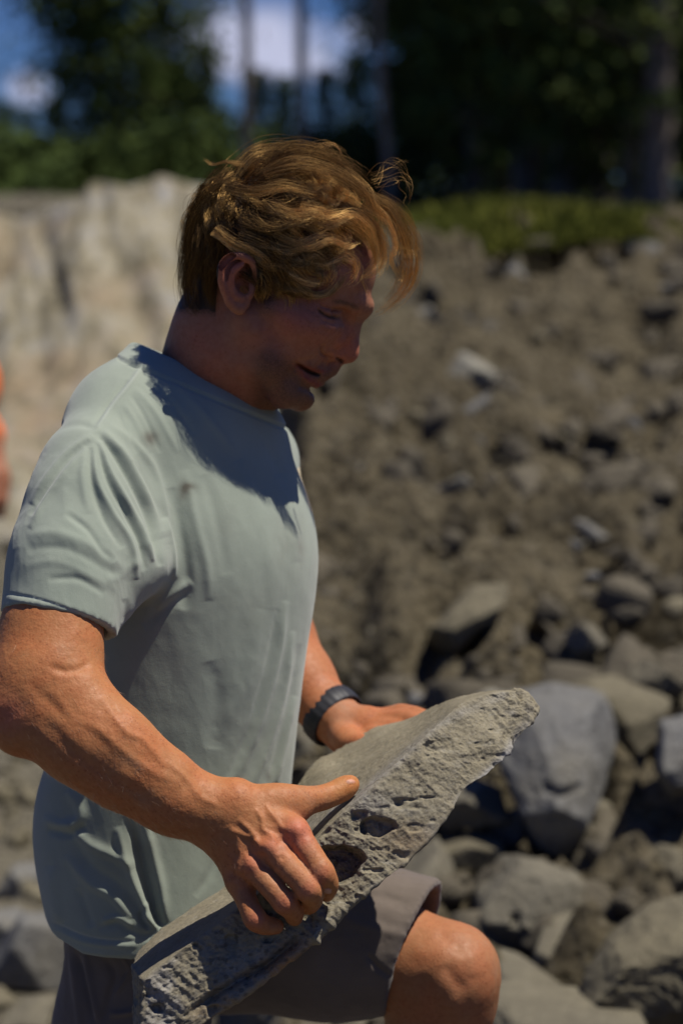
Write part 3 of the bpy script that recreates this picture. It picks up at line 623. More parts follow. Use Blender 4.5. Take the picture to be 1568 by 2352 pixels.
    p = M.bump(b, 0.8, 0.0016); M.bump(c, 0.6, 0.0007, p)
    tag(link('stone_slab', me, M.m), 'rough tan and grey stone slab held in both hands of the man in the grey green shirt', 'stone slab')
slab()
# ================================================================== the man holding the slab
MAN = empty('person', (-0.12, 2.78, 0.0), 'man in grey green t-shirt and brown shorts looking down at the slab he carries', 'person')
MLOC = np.array(MAN.location)
HD = 2.66
def H(u, v, r): return K(u, v, HD - r - 0.20 * (800 - v) * 2.63 / F)      # head space: picture point on the mid plane, r metres towards the camera
PX = HD / F                                                      # metres per picture unit at the head

FACE = [([(682, 840), (700, 849), (718, 858), (738, 863)], 4.0, -.0070), ([(690, 860), (706, 872), (728, 878)], 8, .0022), ([(700, 836), (722, 845), (744, 849)], 7, .0012),
 ([(684, 832), (678, 842), (682, 854)], 6, -.0020), ([(740, 812), (718, 826), (694, 832), (676, 846)], 8, -.0016), ([(712, 893), (700, 892), (686, 884)], 8, -.0022),
 ([(728, 708), (740, 719), (754, 727), (783, 731)], 3.2, -.0026), ([(734, 700), (752, 708), (784, 714)], 3.4, -.0014), ([(744, 714), (762, 719), (780, 721)], 6, .0016), ([(740, 734), (758, 742), (778, 744)], 5, -.0010), ([(734, 742), (752, 752), (772, 754)], 7, .0010),
 ([(771, 822), (781, 829), (788, 834)], 4.0, -.0050), ([(745, 790), (739, 802), (744, 816), (760, 823)], 4.0, -.0034), ([(754, 802), (762, 810), (772, 814)], 8, .0014), ([(724, 716), (712, 712), (704, 706)], 4, -.0007)]
def head_piece():
    S = Sculpt(H(380, 1010, 0.125), H(940, 330, 0), 0.0016); S = Sculpt([K(370, 0, HD)[0], K(0, 1010, HD)[1], HD - 0.115], [K(900, 0, HD)[0], K(0, 330, HD)[1], HD + 0.10], 0.0017)
    def E(u, v, r, a, b, c, rot=0, k=0.01, mode='+'):
        t = rad(rot); M = [[math.cos(t), -math.sin(t), 0], [math.sin(t), math.cos(t), 0], [0, 0, 1]]   # a along direction turned rot degrees downward
        S.ell(H(u, v, r), (a * PX, b * PX, c), k, mode, M)
    # cranium, forehead, face block
    E(634, 565, 0, 190, 160, 0.077, 14, 0.0)
    E(762, 625, 0, 100, 108, 0.064, 25, 0.02)
    E(668, 745, 0, 105, 122, 0.064, 20, 0.03)
    E(716, 712, 0, 76, 80, 0.054, 20, 0.015)
    # jaw
    for s in (1, -1):
        S.chain([H(590, 755, .056 * s), H(608, 835, .049 * s), H(652, 898, .030 * s), H(688, 912, 0.008 * s)], [.017, .015, .0145, .0125], 0.020)
        S.chain([H(735, 752, .044 * s), H(695, 742, .054 * s), H(620, 705, .063 * s)], [.016, .014, .010], 0.018)   # cheekbone
        E(686, 798, .032 * s, 44, 48, 0.022, 0, 0.02)                                                         # cheek
    E(664, 858, 0, 50, 50, 0.034, 0, 0.02)
    E(690, 910, 0, 21, 24, 0.020, 20, 0.010)                                                                  # chin
    E(704, 912, 0, 13, 16, 0.015, 20, 0.008)
    # brow ridge
    for s in (1, -1): S.chain([H(838, 700, .010 * s), H(815, 695, .028 * s), H(775, 690, .045 * s)], [.0085, .0095, .008], 0.012)
    # nose
    S.chain([H(812, 738, 0), H(800, 775, 0), H(800, 800, 0)], [.0065, .0095, .0105], 0.008)
    S.chain([H(798, 802, 0), H(801, 812, 0)], [.0108, .0104], 0.006)
    E(786, 815, 0, 20, 12, 0.010, 20, 0.006)
    for s in (1, -1):
        S.chain([H(758, 800, .0135 * s), H(772, 812, .0125 * s)], [.0078, .0070], 0.006)                      # ala
        S.chain([H(790, 782, .004 * s), H(752, 800, .014 * s), H(735, 790, .024 * s)], [.009, .008, .008], 0.012)
    # eye: socket, ball, lids lowered
    for s in (1, -1):
        E(772, 722, .041 * s, 22, 14, 0.009, 15, 0.012, '-')
        S.chain([H(803, 742, .004 * s), H(788, 752, .014 * s), H(770, 775, .024 * s)], [.0085, .009, .010], 0.012)
        S.chain([H(828, 708, .004 * s), H(806, 716, .018 * s)], [.009, .009], 0.012)
        S.ell(H(757, 724, .0325 * s), (.0128, .0128, .0128), 0.003)
        S.ell(H(758, 718, .0335 * s), (.0142, .0115, .0135), 0.003)                                            # upper lid
        S.chain([H(730, 728, .046 * s), H(748, 745, .046 * s), H(772, 752, .038 * s)], [.005, .006, .005], 0.010)            # lower lid
    # muzzle and lips
    E(720, 851, 0, 37, 32, 0.027, 25, 0.012); S.chain([H(776, 829, 0), H(760, 846, 0), H(748, 852, 0)], [.0055, .0070, .0070], 0.008)
    for s in (1, -1):
        S.chain([H(747, 853, .003 * s), H(736, 853, .011 * s), H(702, 843, .0245 * s)], [.0062, .0056, .0030], 0.005)        # upper lip
        S.chain([H(729, 880, .001 * s), H(721, 880, .010 * s), H(692, 860, .0245 * s)], [.0066, .0064, .0030], 0.004)        # lower lip
        S.chain([H(724, 897, 0), H(708, 893, .012 * s)], [.0040, .0025], 0.010, '-')
    # neck and throat
    S.chain([H(535, 690, .0), H(517, 790, .0), K(478, 940, 2.725)], [.050, .050, .058], 0.03)
    S.chain([H(485, 740, .0), K(448, 870, 2.70)], [.030, .038], 0.03)
    S.chain([H(562, 850, .0), K(540, 965, 2.70)], [.030, .028], 0.025)
    S.chain([H(556, 728, .060), H(560, 825, .046), K(565, 950, 2.69)], [.011, .011, .010], 0.016)            # sterno-mastoid
    # ears
    for s in (1, -1):
        b = 0.0765
        e = lambda u, v, r: H(u, v, (b + r) * s)
        S.ell(e(548, 648, 0.000), (34 * PX, 62 * PX, .0058), 0.006, '+', [[math.cos(.1), math.sin(.1), 0.25 * s], [-math.sin(.1), math.cos(.1), 0], [-0.25 * s, 0, 1]])
        helix = bez([(585, 652, -.003), (588, 625, .004), (577, 600, .009), (552, 587, .013), (524, 594, .016), (508, 618, .017), (510, 650, .015), (521, 680, .011), (534, 700, .007), (550, 712, .004)], 30)
        S.chain([e(*p) for p in helix], [.0034] * 12 + [.0038] * 12 + [.0050] * 6, 0.003)
        S.chain([e(552, 703, .003), e(560, 698, .001)], [.0070, .0050], 0.006)
        anti = bez([(556, 608, .011), (536, 622, .013), (530, 650, .012), (540, 678, .009), (556, 685, .006)], 16)
        S.chain([e(*p) for p in anti], .0030, 0.004)
        S.chain([e(578, 662, .000), e(574, 676, .002)], [.0045, .0040], 0.004)                                # tragus
        S.chain([e(560, 622, .008), e(553, 648, .004), e(562, 668, .000)], [.0050, .0066, .0050], 0.003, '-') # concha
        S.chain([e(530, 606, .013), e(518, 632, .0135), e(525, 664, .010)], [.0022, .0024, .0015], 0.002, '-')
    V, Q = S.mesh(); V = relax(V, Q, 1, 0.5)
    keep = V[Q].mean(1); Q = Q[~(keep[:, 1] < K(0, 1000, HD)[1])]
    V, Q = subdiv(V, Q); uv = to_uv(V); N = normals(V, Q); mid = N[V[:, 2] < HD - .05]
    if mid[:, 2].mean() > 0: N = -N
    near = sstep(0.0, .35, -N[:, 2]); D = np.zeros(len(V))
    for pts, w, am in FACE: D += stroke(uv, pts, w, am)
    return V + N * (D * near)[:, None], Q

def finger(S, pts, r, k=0.0035):
    S.chain(pts, r, k)
def near_arm():
    lo = [K(-60, 0, 2.4)[0], K(0, 2180, 2.4)[1], 2.31]; hi = [K(835, 0, 2.5)[0], K(0, 1290, 2.4)[1], 2.56]
    S = Sculpt(lo, hi, 0.00165)
    # upper arm from inside the sleeve
    S.chain([K(150, 1250, 2.50), K(118, 1400, 2.475), K(100, 1540, 2.45)], [.044, .0455, .0490], 0.0)
    S.chain([K(150, 1440, 2.46), K(150, 1520, 2.445)], [.034, .036], 0.03)                     # biceps
    S.chain([K(92, 1460, 2.475), K(70, 1580, 2.46)], [.032, .036], 0.03)                       # triceps
    # forearm
    S.chain([K(92, 1610, 2.435), K(190, 1690, 2.425), K(290, 1765, 2.42), K(400, 1832, 2.425), K(505, 1878, 2.43)], [.0455, .0425, .0360, .0310, .0295], 0.03)
    S.chain([K(185, 1598, 2.42), K(275, 1694, 2.41), K(385, 1768, 2.415)], [.026, .023, .015], 0.022)   # brachioradialis
    S.chain([K(84, 1652, 2.42), K(192, 1730, 2.412), K(300, 1798, 2.42)], [.022, .021, .015], 0.022)   # ulnar flexors
    S.chain([K(48, 1668, 2.425), K(40, 1640, 2.43)], [.030, .034], 0.015)                              # elbow
    S.chain([K(500, 1850, 2.425), K(540, 1842, 2.422)], [.0255, .022], 0.015)
    S.chain([K(486, 1905, 2.428), K(497, 1915, 2.424)], [.0185, .0165], 0.012)                          # ulna head
    # back of the hand
    for a, b, ra, rb in [((545, 1842, 2.425), (668, 1908, 2.408), .0185, .0150), ((530, 1865, 2.420), (622, 1950, 2.402), .0190, .0145), ((515, 1888, 2.422), (578, 1988, 2.405), .0180, .0140), ((503, 1908, 2.428), (548, 2022, 2.414), .0165, .0130)]:
        S.chain([K(*a), K(*b)], [ra, rb], 0.016)
    S.chain([K(560, 1880, 2.435), K(620, 1945, 2.425)], [.020, .019], 0.012)
    fing = [
     ([(676, 1908, 2.404), (712, 1962, 2.392), (738, 2004, 2.386), (752, 2030, 2.396), (750, 2052, 2.410)], [.0132, .0124, .0120, .0108, .0084]),
     ([(622, 1948, 2.398), (672, 2002, 2.384), (708, 2042, 2.380), (717, 2064, 2.392), (709, 2082, 2.406)], [.0135, .0124, .0118, .0106, .0084]),
     ([(578, 1988, 2.402), (622, 2036, 2.388), (654, 2072, 2.384), (672, 2092, 2.396), (676, 2108, 2.408)], [.0128, .0116, .0112, .0102, .0084]),
     ([(549, 2026, 2.411), (568, 2072, 2.400), (586, 2110, 2.392), (606, 2124, 2.398), (634, 2128, 2.406)], [.0116, .0104, .0104, .0094, .0078]),
    ]
    Fs = []
    for pts, r in fing:
        c = bez([K(*p) for p in pts], 13); rr = np.interp(np.linspace(0, 1, 13), np.linspace(0, 1, 5), r)
        T = Sculpt(lo, hi, 0.00165) if False else None
        S.chain(c, list(rr), 0.0022)
        S.chain([K(*pts[0])], [r[0] * 1.02], 0.008)                                           # knuckle
        p = K(*pts[2]); S.chain([p + [0, 0.000, -0.0012]], [r[2] * 1.0], 0.005)               # middle joint
    # webs between the fingers
    for a, b in zip(fing[:-1], fing[1:]):
        p = (K(*a[0][0]) + K(*b[0][0])) / 2 + [0.005, -0.006, 0.004]; S.chain([p], [.0095], 0.008)
    # thumb
    th = bez([K(590, 1850, 2.428), K(640, 1842, 2.430), K(690, 1840, 2.438), K(742, 1832, 2.452), K(782, 1815, 2.463), K(808, 1799, 2.470)], 18)
    S.chain(th, list(np.interp(np.linspace(0, 1, 18), [0, .25, .5, .7, .85, 1], [.0175, .0140, .0098, .0082, .0080, .0056])), 0.010)
    S.chain([K(640, 1865, 2.432), K(683, 1868, 2.432)], [.0140, .0075], 0.016)                # web of the thumb
    V, Q = S.mesh(); V = relax(V, Q, 1, 0.5); V, Q = subdiv(V, Q) if False else (V, Q)
    uv = to_uv(V); N = normals(V, Q); N *= np.sign(((N[:, 2] < 0) & (V[:, 2] < 2.40)).sum() - ((N[:, 2] > 0) & (V[:, 2] < 2.40)).sum())
    f = sstep(0.0, 0.5, -N[:, 2]); D = np.zeros(len(V))
    # veins of hand and forearm, tendons, creases
    for pts, w, a in [
        ([(545, 1880), (572, 1905), (590, 1925), (583, 1948), (590, 1965)], 6, .0016),
        ([(585, 1855), (600, 1880), (604, 1905), (622, 1918), (628, 1935)], 6, .0018),
        ([(610, 1845), (622, 1868), (640, 1890), (652, 1905)], 6, .0014),
        ([(590, 1920), (566, 1920), (548, 1912), (530, 1905)], 6, .0014),
        ([(590, 1962), (596, 1940), (580, 1925)], 5, .0012),
        ([(540, 1930), (552, 1960), (548, 1990), (556, 2010)], 6, .0016),
        ([(520, 1895), (545, 1925), (560, 1950)], 7, .0011),
        ([(380, 1745), (430, 1790), (460, 1830), (500, 1850)], 8, .0013),
        ([(230, 1600), (290, 1680), (330, 1700), (380, 1760)], 9, .0013),
        ([(120, 1580), (160, 1640), (230, 1680), (330, 1760), (420, 1800)], 12, .0012),
        ([(90, 1640), (160, 1720), (260, 1790), (370, 1850)], 16, -.0014),
        ([(60, 1560), (110, 1610), (190, 1660), (260, 1720)], 14, -.0010),
        ([(205, 1520), (185, 1535), (150, 1540), (110, 1530)], 9, -.0018),
        ([(640, 1965), (655, 1975)], 6, -.0008)]:
        D += stroke(uv, pts, w, a)
    for pts in [[(596, 1890), (640, 1925), (672, 1905)], ]: pass
    for (u, v, ang) in [(738, 2004, 40), (706, 2040, 42), (652, 2070, 45), (586, 2108, 35)]:      # skin folds over the middle joints
        for o in (-9, -3, 3, 9):
            t = rad(ang); cx, cy = u + o * math.cos(t), v + o * math.sin(t); n_ = (-math.sin(t), math.cos(t)); D += stroke(uv, [(cx - n_[0] * 14, cy - n_[1] * 14), (cx, cy), (cx + n_[0] * 14, cy + n_[1] * 14)], 1.8, -.0005)
    for (u, v) in [(680, 1905), (625, 1948), (578, 1986), (548, 2024)]: D += blob(uv, (u, v), (20, 16), .0022)
    for (a, b) in [((600, 1900), (668, 1902)), ((575, 1925), (618, 1945)), ((550, 1945), (574, 1980)), ((525, 1960), (546, 2010))]:
        mx, my = (a[0] + b[0]) / 2, (a[1] + b[1]) / 2; D += stroke(uv, [a, (mx, my), b], 9, .0009)
    for pts in [[(655, 1925), (640, 1940), (645, 1962)], [(612, 1962), (603, 1975), (608, 1995)], [(568, 2004), (560, 2015), (566, 2030)]]: D += stroke(uv, pts, 9, -.0016)
    for c_, r_ in (((805, 1795), (13, 6.5)), ((753, 2047), (11, 7.5))):
        b_ = blob(uv, c_, r_, 1); D += .0007 * sstep(.45, .55, b_) - .0006 * np.exp(-((b_ - .42) / .08)**2)
    D += 0.0002 * fbm(V * 260, 3) + 0.0004 * fbm(V * 60, 3)
    V = V + N * (D * np.where(f > 0, f, 0.0))[:, None]
    # nails on thumb and visible fingertips: flat polished insets
    return V, Q

def far_arm():
    S = Sculpt([K(560, 0, 2.85)[0], K(0, 1790, 2.8)[1], 2.60], [K(1010, 0, 2.85)[0], K(0, 1150, 2.8)[1], 3.02], 0.003)
    S.chain([K(598, 1180, 2.90), K(612, 1340, 2.92), K(640, 1470, 2.93)], [.044, .042, .040], 0)
    S.chain([K(645, 1470, 2.93), K(690, 1565, 2.90), K(755, 1638, 2.868), K(795, 1672, 2.85)], [.040, .039, .0285, .0260], 0.02)
    S.chain([K(790, 1665, 2.845), K(850, 1668, 2.835), K(905, 1668, 2.82)], [.0235, .020, .014], 0.015)
    S.chain([K(800, 1690, 2.84), K(840, 1690, 2.83)], [.022, .020], 0.015)
    for i, (a, b, c) in enumerate([((870, 1655, 2.84), (930, 1640, 2.82), (975, 1650, 2.79)), ((870, 1662, 2.825), (935, 1655, 2.80), (965, 1668, 2.77)), ((865, 1675, 2.81), (920, 1680, 2.79), (945, 1690, 2.76)), ((850, 1690, 2.80), (895, 1700, 2.78), (915, 1715, 2.76))]):
        S.chain(bez([K(*a), K(*b), K(*c)], 8), [.0115] * 4 + [.0095] * 4, 0.006)
    S.chain(bez([K(785, 1690, 2.82), K(812, 1712, 2.79), K(840, 1712, 2.76)], 8), [.014] * 4 + [.0105] * 4, 0.01)
    V, Q = S.mesh(); return relax(V, Q, 1), Q

def legs():
    S = Sculpt([-0.62, -1.30, 2.45], [0.45, -0.15, 3.25], 0.007)
    hipN = K(360, 2080, 2.735); kneeN = to_c((-0.30, 2.66, 0.47)); ankN = to_c((-0.34, 2.78, 0.09))
    S.chain([hipN, kneeN, ankN], [.072, .052, .038], 0); S.chain([kneeN * .7 + ankN * .3 + [0, 0, .015], kneeN * .4 + ankN * .6], [.060, .045], .03)
    hipF = K(560, 2080, 2.86); kneeF = K(1026, 2240, 2.75); ankF = to_c((0.05, 2.87, 0.30))
    S.chain([hipF, K(820, 2155, 2.80), kneeF], [.085, .070, .050], 0); S.chain([kneeF, ankF], [.055, .038], .03)
    S.chain([K(1048, 2218, 2.74), K(1052, 2242, 2.74)], [.036, .034], .025); S.chain([K(1020, 2310, 2.77), K(995, 2420, 2.79)], [.052, .052], .03)
    S.chain([K(340, 1900, 2.76), K(520, 1950, 2.85)], [.095, .095], .05)
    V, Q = S.mesh(); V = relax(V, Q, 1); V, Q = subdiv(V, Q); N = normals(V, Q); uv = to_uv(V)
    if ((V - V.mean(0)) * N).sum(1).mean() < 0: N = -N
    D = np.zeros(len(V))
    for pts, w, am in [(p_, w_, a_ * .45) for p_, w_, a_ in [([(1000, 2140), (1040, 2165), (1068, 2190)], 16, -.0040), ([(1020, 2215), (1042, 2250), (1070, 2275)], 14, -.0045), ([(1030, 2290), (1045, 2320), (1050, 2360)], 20, .0030), ([(960, 2240), (985, 2290), (990, 2350)], 26, -.0050), ([(1075, 2190), (1090, 2215), (1088, 2245)], 16, .0030), ([(940, 2180), (990, 2190), (1030, 2200)], 22, .0025)]]: D += stroke(uv, pts, w, am)
    V = V + N * (D * sstep(-.2, .4, -N[:, 2]) + .0008 * fbm(V * 40, 4))[:, None]; return V, Q
UPv = UP
def to_c(w): p = np.array(w) - CAM; return np.array([p @ RT, p @ UP, p @ FW])

def torso_core():
    S = Sculpt([K(30, 0, 2.7)[0], K(0, 2120, 2.7)[1], 2.50], [K(790, 0, 2.95)[0], K(0, 860, 2.7)[1], 3.02], 0.008)
    S.chain([K(430, 1100, 2.76), K(440, 1400, 2.76), K(400, 1700, 2.78), K(370, 2000, 2.80)], [.10, .095, .085, .09], 0)
    S.chain([K(230, 1100, 2.60), K(450, 980, 2.73), K(560, 1100, 2.85)], [.045, .05, .04], .04); S.chain([K(190, 1120, 2.56), K(165, 1300, 2.51)], [.045, .045], .03); S.chain([K(560, 1110, 2.86), K(600, 1300, 2.90)], [.040, .040], .03)
    V, Q = S.mesh(); return V, Q

def skin_material():
    M = Mat('skin', 0.55, 0.26)
    tint = M.attr('tint'); a = M.noise(28, 6, 0.6); b = M.noise(160, 5, 0.6); c = M.noise(700, 3, 0.6); v = M.voro(420)
    k = M.mix(M.rng(a, 0.40, 0.62, 0, 0.35), tint, M.mix(1.0, tint, (1.15, 0.80, 0.72), 'MULTIPLY'))
    k = M.mix(M.rng(b, 0.42, 0.62, 0, 0.35), k, M.mix(1.0, k, (0.72, 0.62, 0.55), 'MULTIPLY'))
    k = M.mix(M.math('MAXIMUM', M.math('MULTIPLY', M.attr('hair_and_shade', True), M.rng(c, 0.35, 0.6, 0.35, 0.95)), M.rng(M.attr('hair_and_shade', True), .78, .95)), k, (0.045, 0.028, 0.016))  # stubble and hair colour, also the painted nostril and mouth shade
    fk = M.voro(230); k = M.mix(M.math('MULTIPLY', M.rng(fk, .30, .16, 0, .5), M.rng(a, .45, .55)), k, M.mix(1.0, k, (0.55, 0.42, 0.38), 'MULTIPLY')); du = M.noise(12, 7, .7); k = M.mix(M.rng(du, .56, .74, 0, .35), k, (0.30, 0.255, 0.19))
    M.col(k)
    M.b.inputs['Subsurface Weight'].default_value = 0.12; M.b.inputs['Subsurface Radius'].default_value = (0.010, 0.0035, 0.0018); M.b.inputs['Subsurface Scale'].default_value = 0.6
    M.L.new(M.rng(b, 0.3, 0.7, 0.48, 0.66), M.b.inputs['Roughness'])
    p = M.bump(v, 0.35, 0.0005); M.bump(b, 0.5, 0.0010, p); return M.m
m_skin = skin_material()

def build_body():
    parts = []
    for nm, f in (('head', head_piece), ('arm', near_arm), ('far', far_arm), ('legs', legs), ('torso', torso_core)):
        V, Q = f(); uv = to_uv(V); n = len(V)
        tan = np.tile(np.array([0.42, 0.175, 0.068]), (n, 1)); hair_and_shade = np.zeros(n)
        if nm == 'arm':
            red = np.zeros(n)
            for (u, v, r) in [(683, 1900, 34), (625, 1945, 28), (578, 1985, 24), (738, 2010, 22), (706, 2046, 22), (652, 2076, 22), (588, 2112, 24), (20, 1640, 40), (690, 1925, 30)]: red += blob(uv, (u, v), (r, r), .8)
            red = np.clip(red, 0, 1)[:, None]; tan = tan * (1 - red) + red * np.array([0.48, 0.165, 0.090])
            tip = np.clip(blob(uv, (800, 1805), (40, 30), 1) + blob(uv, (758, 2040), (18, 26), .8) + blob(uv, (716, 2075), (20, 16), .7), 0, 1)[:, None]; tan = tan * (1 - tip) + tip * np.array([0.46, 0.20, 0.065])
            nail = np.clip(np.maximum(sstep(.45, .6, blob(uv, (805, 1795), (13, 6.5), 1)), sstep(.45, .6, blob(uv, (753, 2047), (11, 7.5), 1))), 0, 1)[:, None]
            pale = blob(uv, (650, 2000), (90, 70), .35)[:, None]; tan = tan * (1 - pale) + pale * np.array([0.47, 0.235, 0.125]); tan = tan * (1 - nail) + nail * np.array([0.58, 0.34, 0.25])
        if nm == 'head':
            tan[:] = (0.35, 0.158, 0.090)
            ch = np.clip(blob(uv, (670, 740), (80, 60), .8) + blob(uv, (800, 800), (45, 45), .9) + blob(uv, (530, 620), (40, 60), .9) + blob(uv, (470, 830), (80, 90), .6), 0, 1)[:, None]
            tan = tan * (1 - ch) + ch * np.array([0.42, 0.145, 0.090])
            bd = sstep(-6, 34, uv[:, 1] - np.interp(uv[:, 0], [560, 620, 660, 690, 730, 760], [800, 790, 812, 826, 828, 830])) * (uv[:, 1] < 960) * sstep(560, 610, uv[:, 0] + (uv[:, 1] - 840) * .1) * sstep(975, 930, uv[:, 1])
            lip = np.clip(stroke(uv, [(744, 853), (728, 852), (700, 843), (684, 841)], 6, 1, False) + stroke(uv, [(732, 884), (715, 876), (692, 856)], 9, 1, False), 0, 1)
            brow = stroke(uv, [(760, 692), (785, 694), (806, 701), (826, 711)], 6, .75)
            lash_gap_shade = stroke(uv, [(728, 708), (740, 719), (754, 727), (783, 731)], 3.2, 1.0) + stroke(uv, [(771, 822), (781, 829), (788, 834)], 4, .9) + stroke(uv, [(684, 841), (700, 849), (718, 858), (736, 863)], 3.6, .85)  # lash line, plus shade painted into nostril and mouth gap
            hair_and_shade = np.clip(bd * .74 * (1 - lip) + brow * 1.1 + lash_gap_shade * 1.1, 0, 1); tan = tan * (1 - lip[:, None]) + lip[:, None] * np.array([0.25, 0.070, 0.052])
            hl = np.interp(uv[:, 0], [400, 495, 505, 585, 592, 640, 665, 760, 840, 880], [725, 735, 590, 590, 690, 680, 600, 575, 530, 500]); scalp = sstep(4, -26, uv[:, 1] - hl + 8 * fbm(np.c_[uv / 14, uv[:, :1] * 0], 3))
            side = np.clip(blob(uv, (612, 680), (26, 48), 1.2), 0, 1); hair_and_shade = np.maximum(hair_and_shade, np.maximum(side * .9, scalp))
            mouth = blob(uv, (712, 858), (20, 9), 1) * (np.abs(V[:, 2] - HD) < .02)
        if nm == 'far': tan[:] = (0.43, 0.170, 0.075)
        if nm == 'legs': tan[:] = (0.38, 0.165, 0.075)
        parts.append((V, Q, tan, hair_and_shade))
    off = 0; Vs, Qs, Ts, Bs = [], [], [], []
    for V, Q, t, b in parts: Vs.append(V); Qs.append(Q + off); off += len(V); Ts.append(t); Bs.append(b)
    V = to_world(np.vstack(Vs)) - MLOC; Q = np.vstack(Qs)
    me = mesh_np('body', V, Q); put_color(me, 'tint', np.vstack(Ts)); me.attributes.new('hair_and_shade', 'FLOAT', 'POINT').data.foreach_set('value', np.concatenate(Bs).astype(np.float32))
    return link('body', me, m_skin, MAN), parts[0][:2]
BODY, HEADMESH = build_body()

# ------------------------------------------------------------------ t-shirt
YAW = rad(33)
def shirt():
    cn = lambda v: np.interp(v, LV, LC)
    tab0 = [  # v, left, right, depth of the near surface, side/depth ratio
     (800, 330, 420, 2.68, 1.0), (860, 262, 560, 2.615, 1.15), (920, 222, 640, 2.590, 1.3), (960, 205, 655, 2.580, 1.38), (1010, 190, 668, 2.573, 1.45), (1080, 180, 684, 2.572, 1.45), (1160, 180, 714, 2.562, 1.4), (1250, 190, 732, 2.560, 1.35), (1350, 192, 727, 2.564, 1.3),
     (1450, 190, 710, 2.570, 1.28), (1550, 175, 697, 2.576, 1.28), (1650, 145, 684, 2.582, 1.28), (1750, 102, 672, 2.588, 1.28), (1850, 74, 662, 2.594, 1.28), (1950, 76, 652, 2.598, 1.28), (2050, 98, 640, 2.602, 1.28), (2145, 118, 632, 2.606, 1.28), (2230, 124, 628, 2.612, 1.28)]
    tab = []
    for v, l, r, nd, kk_ in tab0:
        l1, r1 = float(l), float(r); ph = np.linspace(0, 2 * math.pi, 120)
        for _ in range(6):        # fit the slice so that its silhouette, seen in perspective, spans l..r
            w = (r1 - l1) / 2 * 2.74 / F; bb = w / math.sqrt(kk_**2 * math.sin(YAW)**2 + math.cos(YAW)**2); hd = math.hypot(kk_ * bb * math.cos(YAW), bb * math.sin(YAW)); dc = nd + hd
            xc = ((l1 + r1) / 2 - 784) * dc / F; W_ = (r1 - l1) / 2 * dc / F; bb = W_ / math.sqrt(kk_**2 * math.sin(YAW)**2 + math.cos(YAW)**2)
            pp = bb * np.sign(np.cos(ph)) * np.abs(np.cos(ph))**(2 / 2.15); qq = kk_ * bb * np.sign(np.sin(ph)) * np.abs(np.sin(ph))**(2 / 2.15)
            X = xc + pp * math.cos(YAW) - qq * math.sin(YAW); Z = dc - pp * math.sin(YAW) - qq * math.cos(YAW); uu = X / Z * F + 784
            l1 += l - uu.min(); r1 += r - uu.max()
        tab.append((v, l1, r1, dc, kk_))
    T = np.array(tab, float)
    yy = np.array([K(0, v, d)[1] for v, _, _, d, _ in tab])[::-1]
    xl = np.array([K(l, v, d)[0] for v, l, r, d, _ in tab])[::-1]; xr = np.array([K(r, v, d)[0] for v, l, r, d, _ in tab])[::-1]; dd = T[::-1, 3]; kk = T[::-1, 4]
    lo = [K(-20, 0, 2.45)[0], K(0, 2215, 2.8)[1], 2.38]; hi = [K(770, 0, 2.85)[0], K(0, 770, 2.75)[1], 3.02]
    S = Sculpt(lo, hi, 0.0032)
    cs, sn = math.cos(YAW), math.sin(YAW)
    # body of the shirt: slices turned with the chest
    y = S.ax[1]; gk = np.exp(-(np.arange(-24, 25) / 10.0)**2); gk /= gk.sum(); f = lambda a: np.convolve(np.pad(np.interp(y, yy, a), 24, mode='reflect', reflect_type='odd'), gk, 'valid').astype(np.float32)
    XL, XR, DD, KK = f(xl), f(xr), f(dd), f(kk)
    W2 = (XR - XL) / 2; b = W2 / np.sqrt(KK**2 * sn * sn + cs * cs); a = KK * b
    dx = S.ax[0][:, None, None] - ((XL + XR) / 2)[None, :, None]; dz = S.ax[2][None, None, :] - DD[None, :, None]
    p = dx * cs - dz * sn; q = -dx * sn - dz * cs             # p towards the chest, q towards his right
    pa, qa = np.abs(p) / b[None, :, None], np.abs(q) / a[None, :, None]
    k0 = (pa**2.15 + qa**2.15)**(1 / 2.15)
    d = (k0 - 1) * b[None, :, None] * 0.95
    ytop = K(0, 812, 2.755)[1]; yb = K(0, 2200, 2.79)[1]
    yg = y[None, :, None]
    S.F = np.minimum(0.03, np.maximum(d, yg - ytop)).astype(np.float32)
    # shoulders and sleeves
    S.chain([K(400, 880, 2.72), K(290, 960, 2.64), K(215, 1080, 2.555)], [.042, .047, .047], 0.05)
    S.chain([K(550, 950, 2.80), K(580, 1030, 2.87)], [.040, .040], 0.04)
    S.chain([K(212, 1095, 2.555), K(190, 1180, 2.53), K(158, 1300, 2.50), K(134, 1440, 2.475)], [.050, .0555, .0580, .0605], 0.028)
    S.chain([K(275, 1190, 2.56), K(285, 1290, 2.535), K(255, 1380, 2.51)], [.042, .038, .020], 0.03)      # spare cloth under the arm
    S.chain([K(590, 1080, 2.87), K(610, 1200, 2.90), K(630, 1330, 2.915)], [.045, .045, .045], 0.04)    # far sleeve
    # trapezius fill and pectoral
    # cut the sleeve hem square to the arm
    c = K(130, 1432, 2.475); ax_ = K(118, 1500, 2.46) - K(180, 1180, 2.53); ax_ = K(70, 1640, 2.45) - K(150, 1290, 2.50); ax_ /= np.linalg.norm(ax_)
    def hemcut(X, Y, Z): return -((X - c[0]) * ax_[0] + (Y - c[1]) * ax_[1] + (Z - c[2]) * ax_[2])
    S.fn(c - [.12, .12, .10], c + [.095, .075, .085], lambda X, Y, Z: np.maximum(np.maximum(hemcut(X, Y, Z), -100), np.maximum(X - (K(268, 0, 2.5)[0]), -100)), 0.001, '-')
    S.chain([c + ax_ * 0.06, c - ax_ * 0.035], [.0540, .0520], 0.001, '-')                                # hollow of the sleeve
    # neck opening
    neck = [H(500, 760, 0), H(490, 880, 0.0)]
    # opening plane through back collar, near collar and front collar
    A = K(316, 790, 2.76); Bp = K(625, 925, 2.65); Cc = K(440, 848, 2.575)
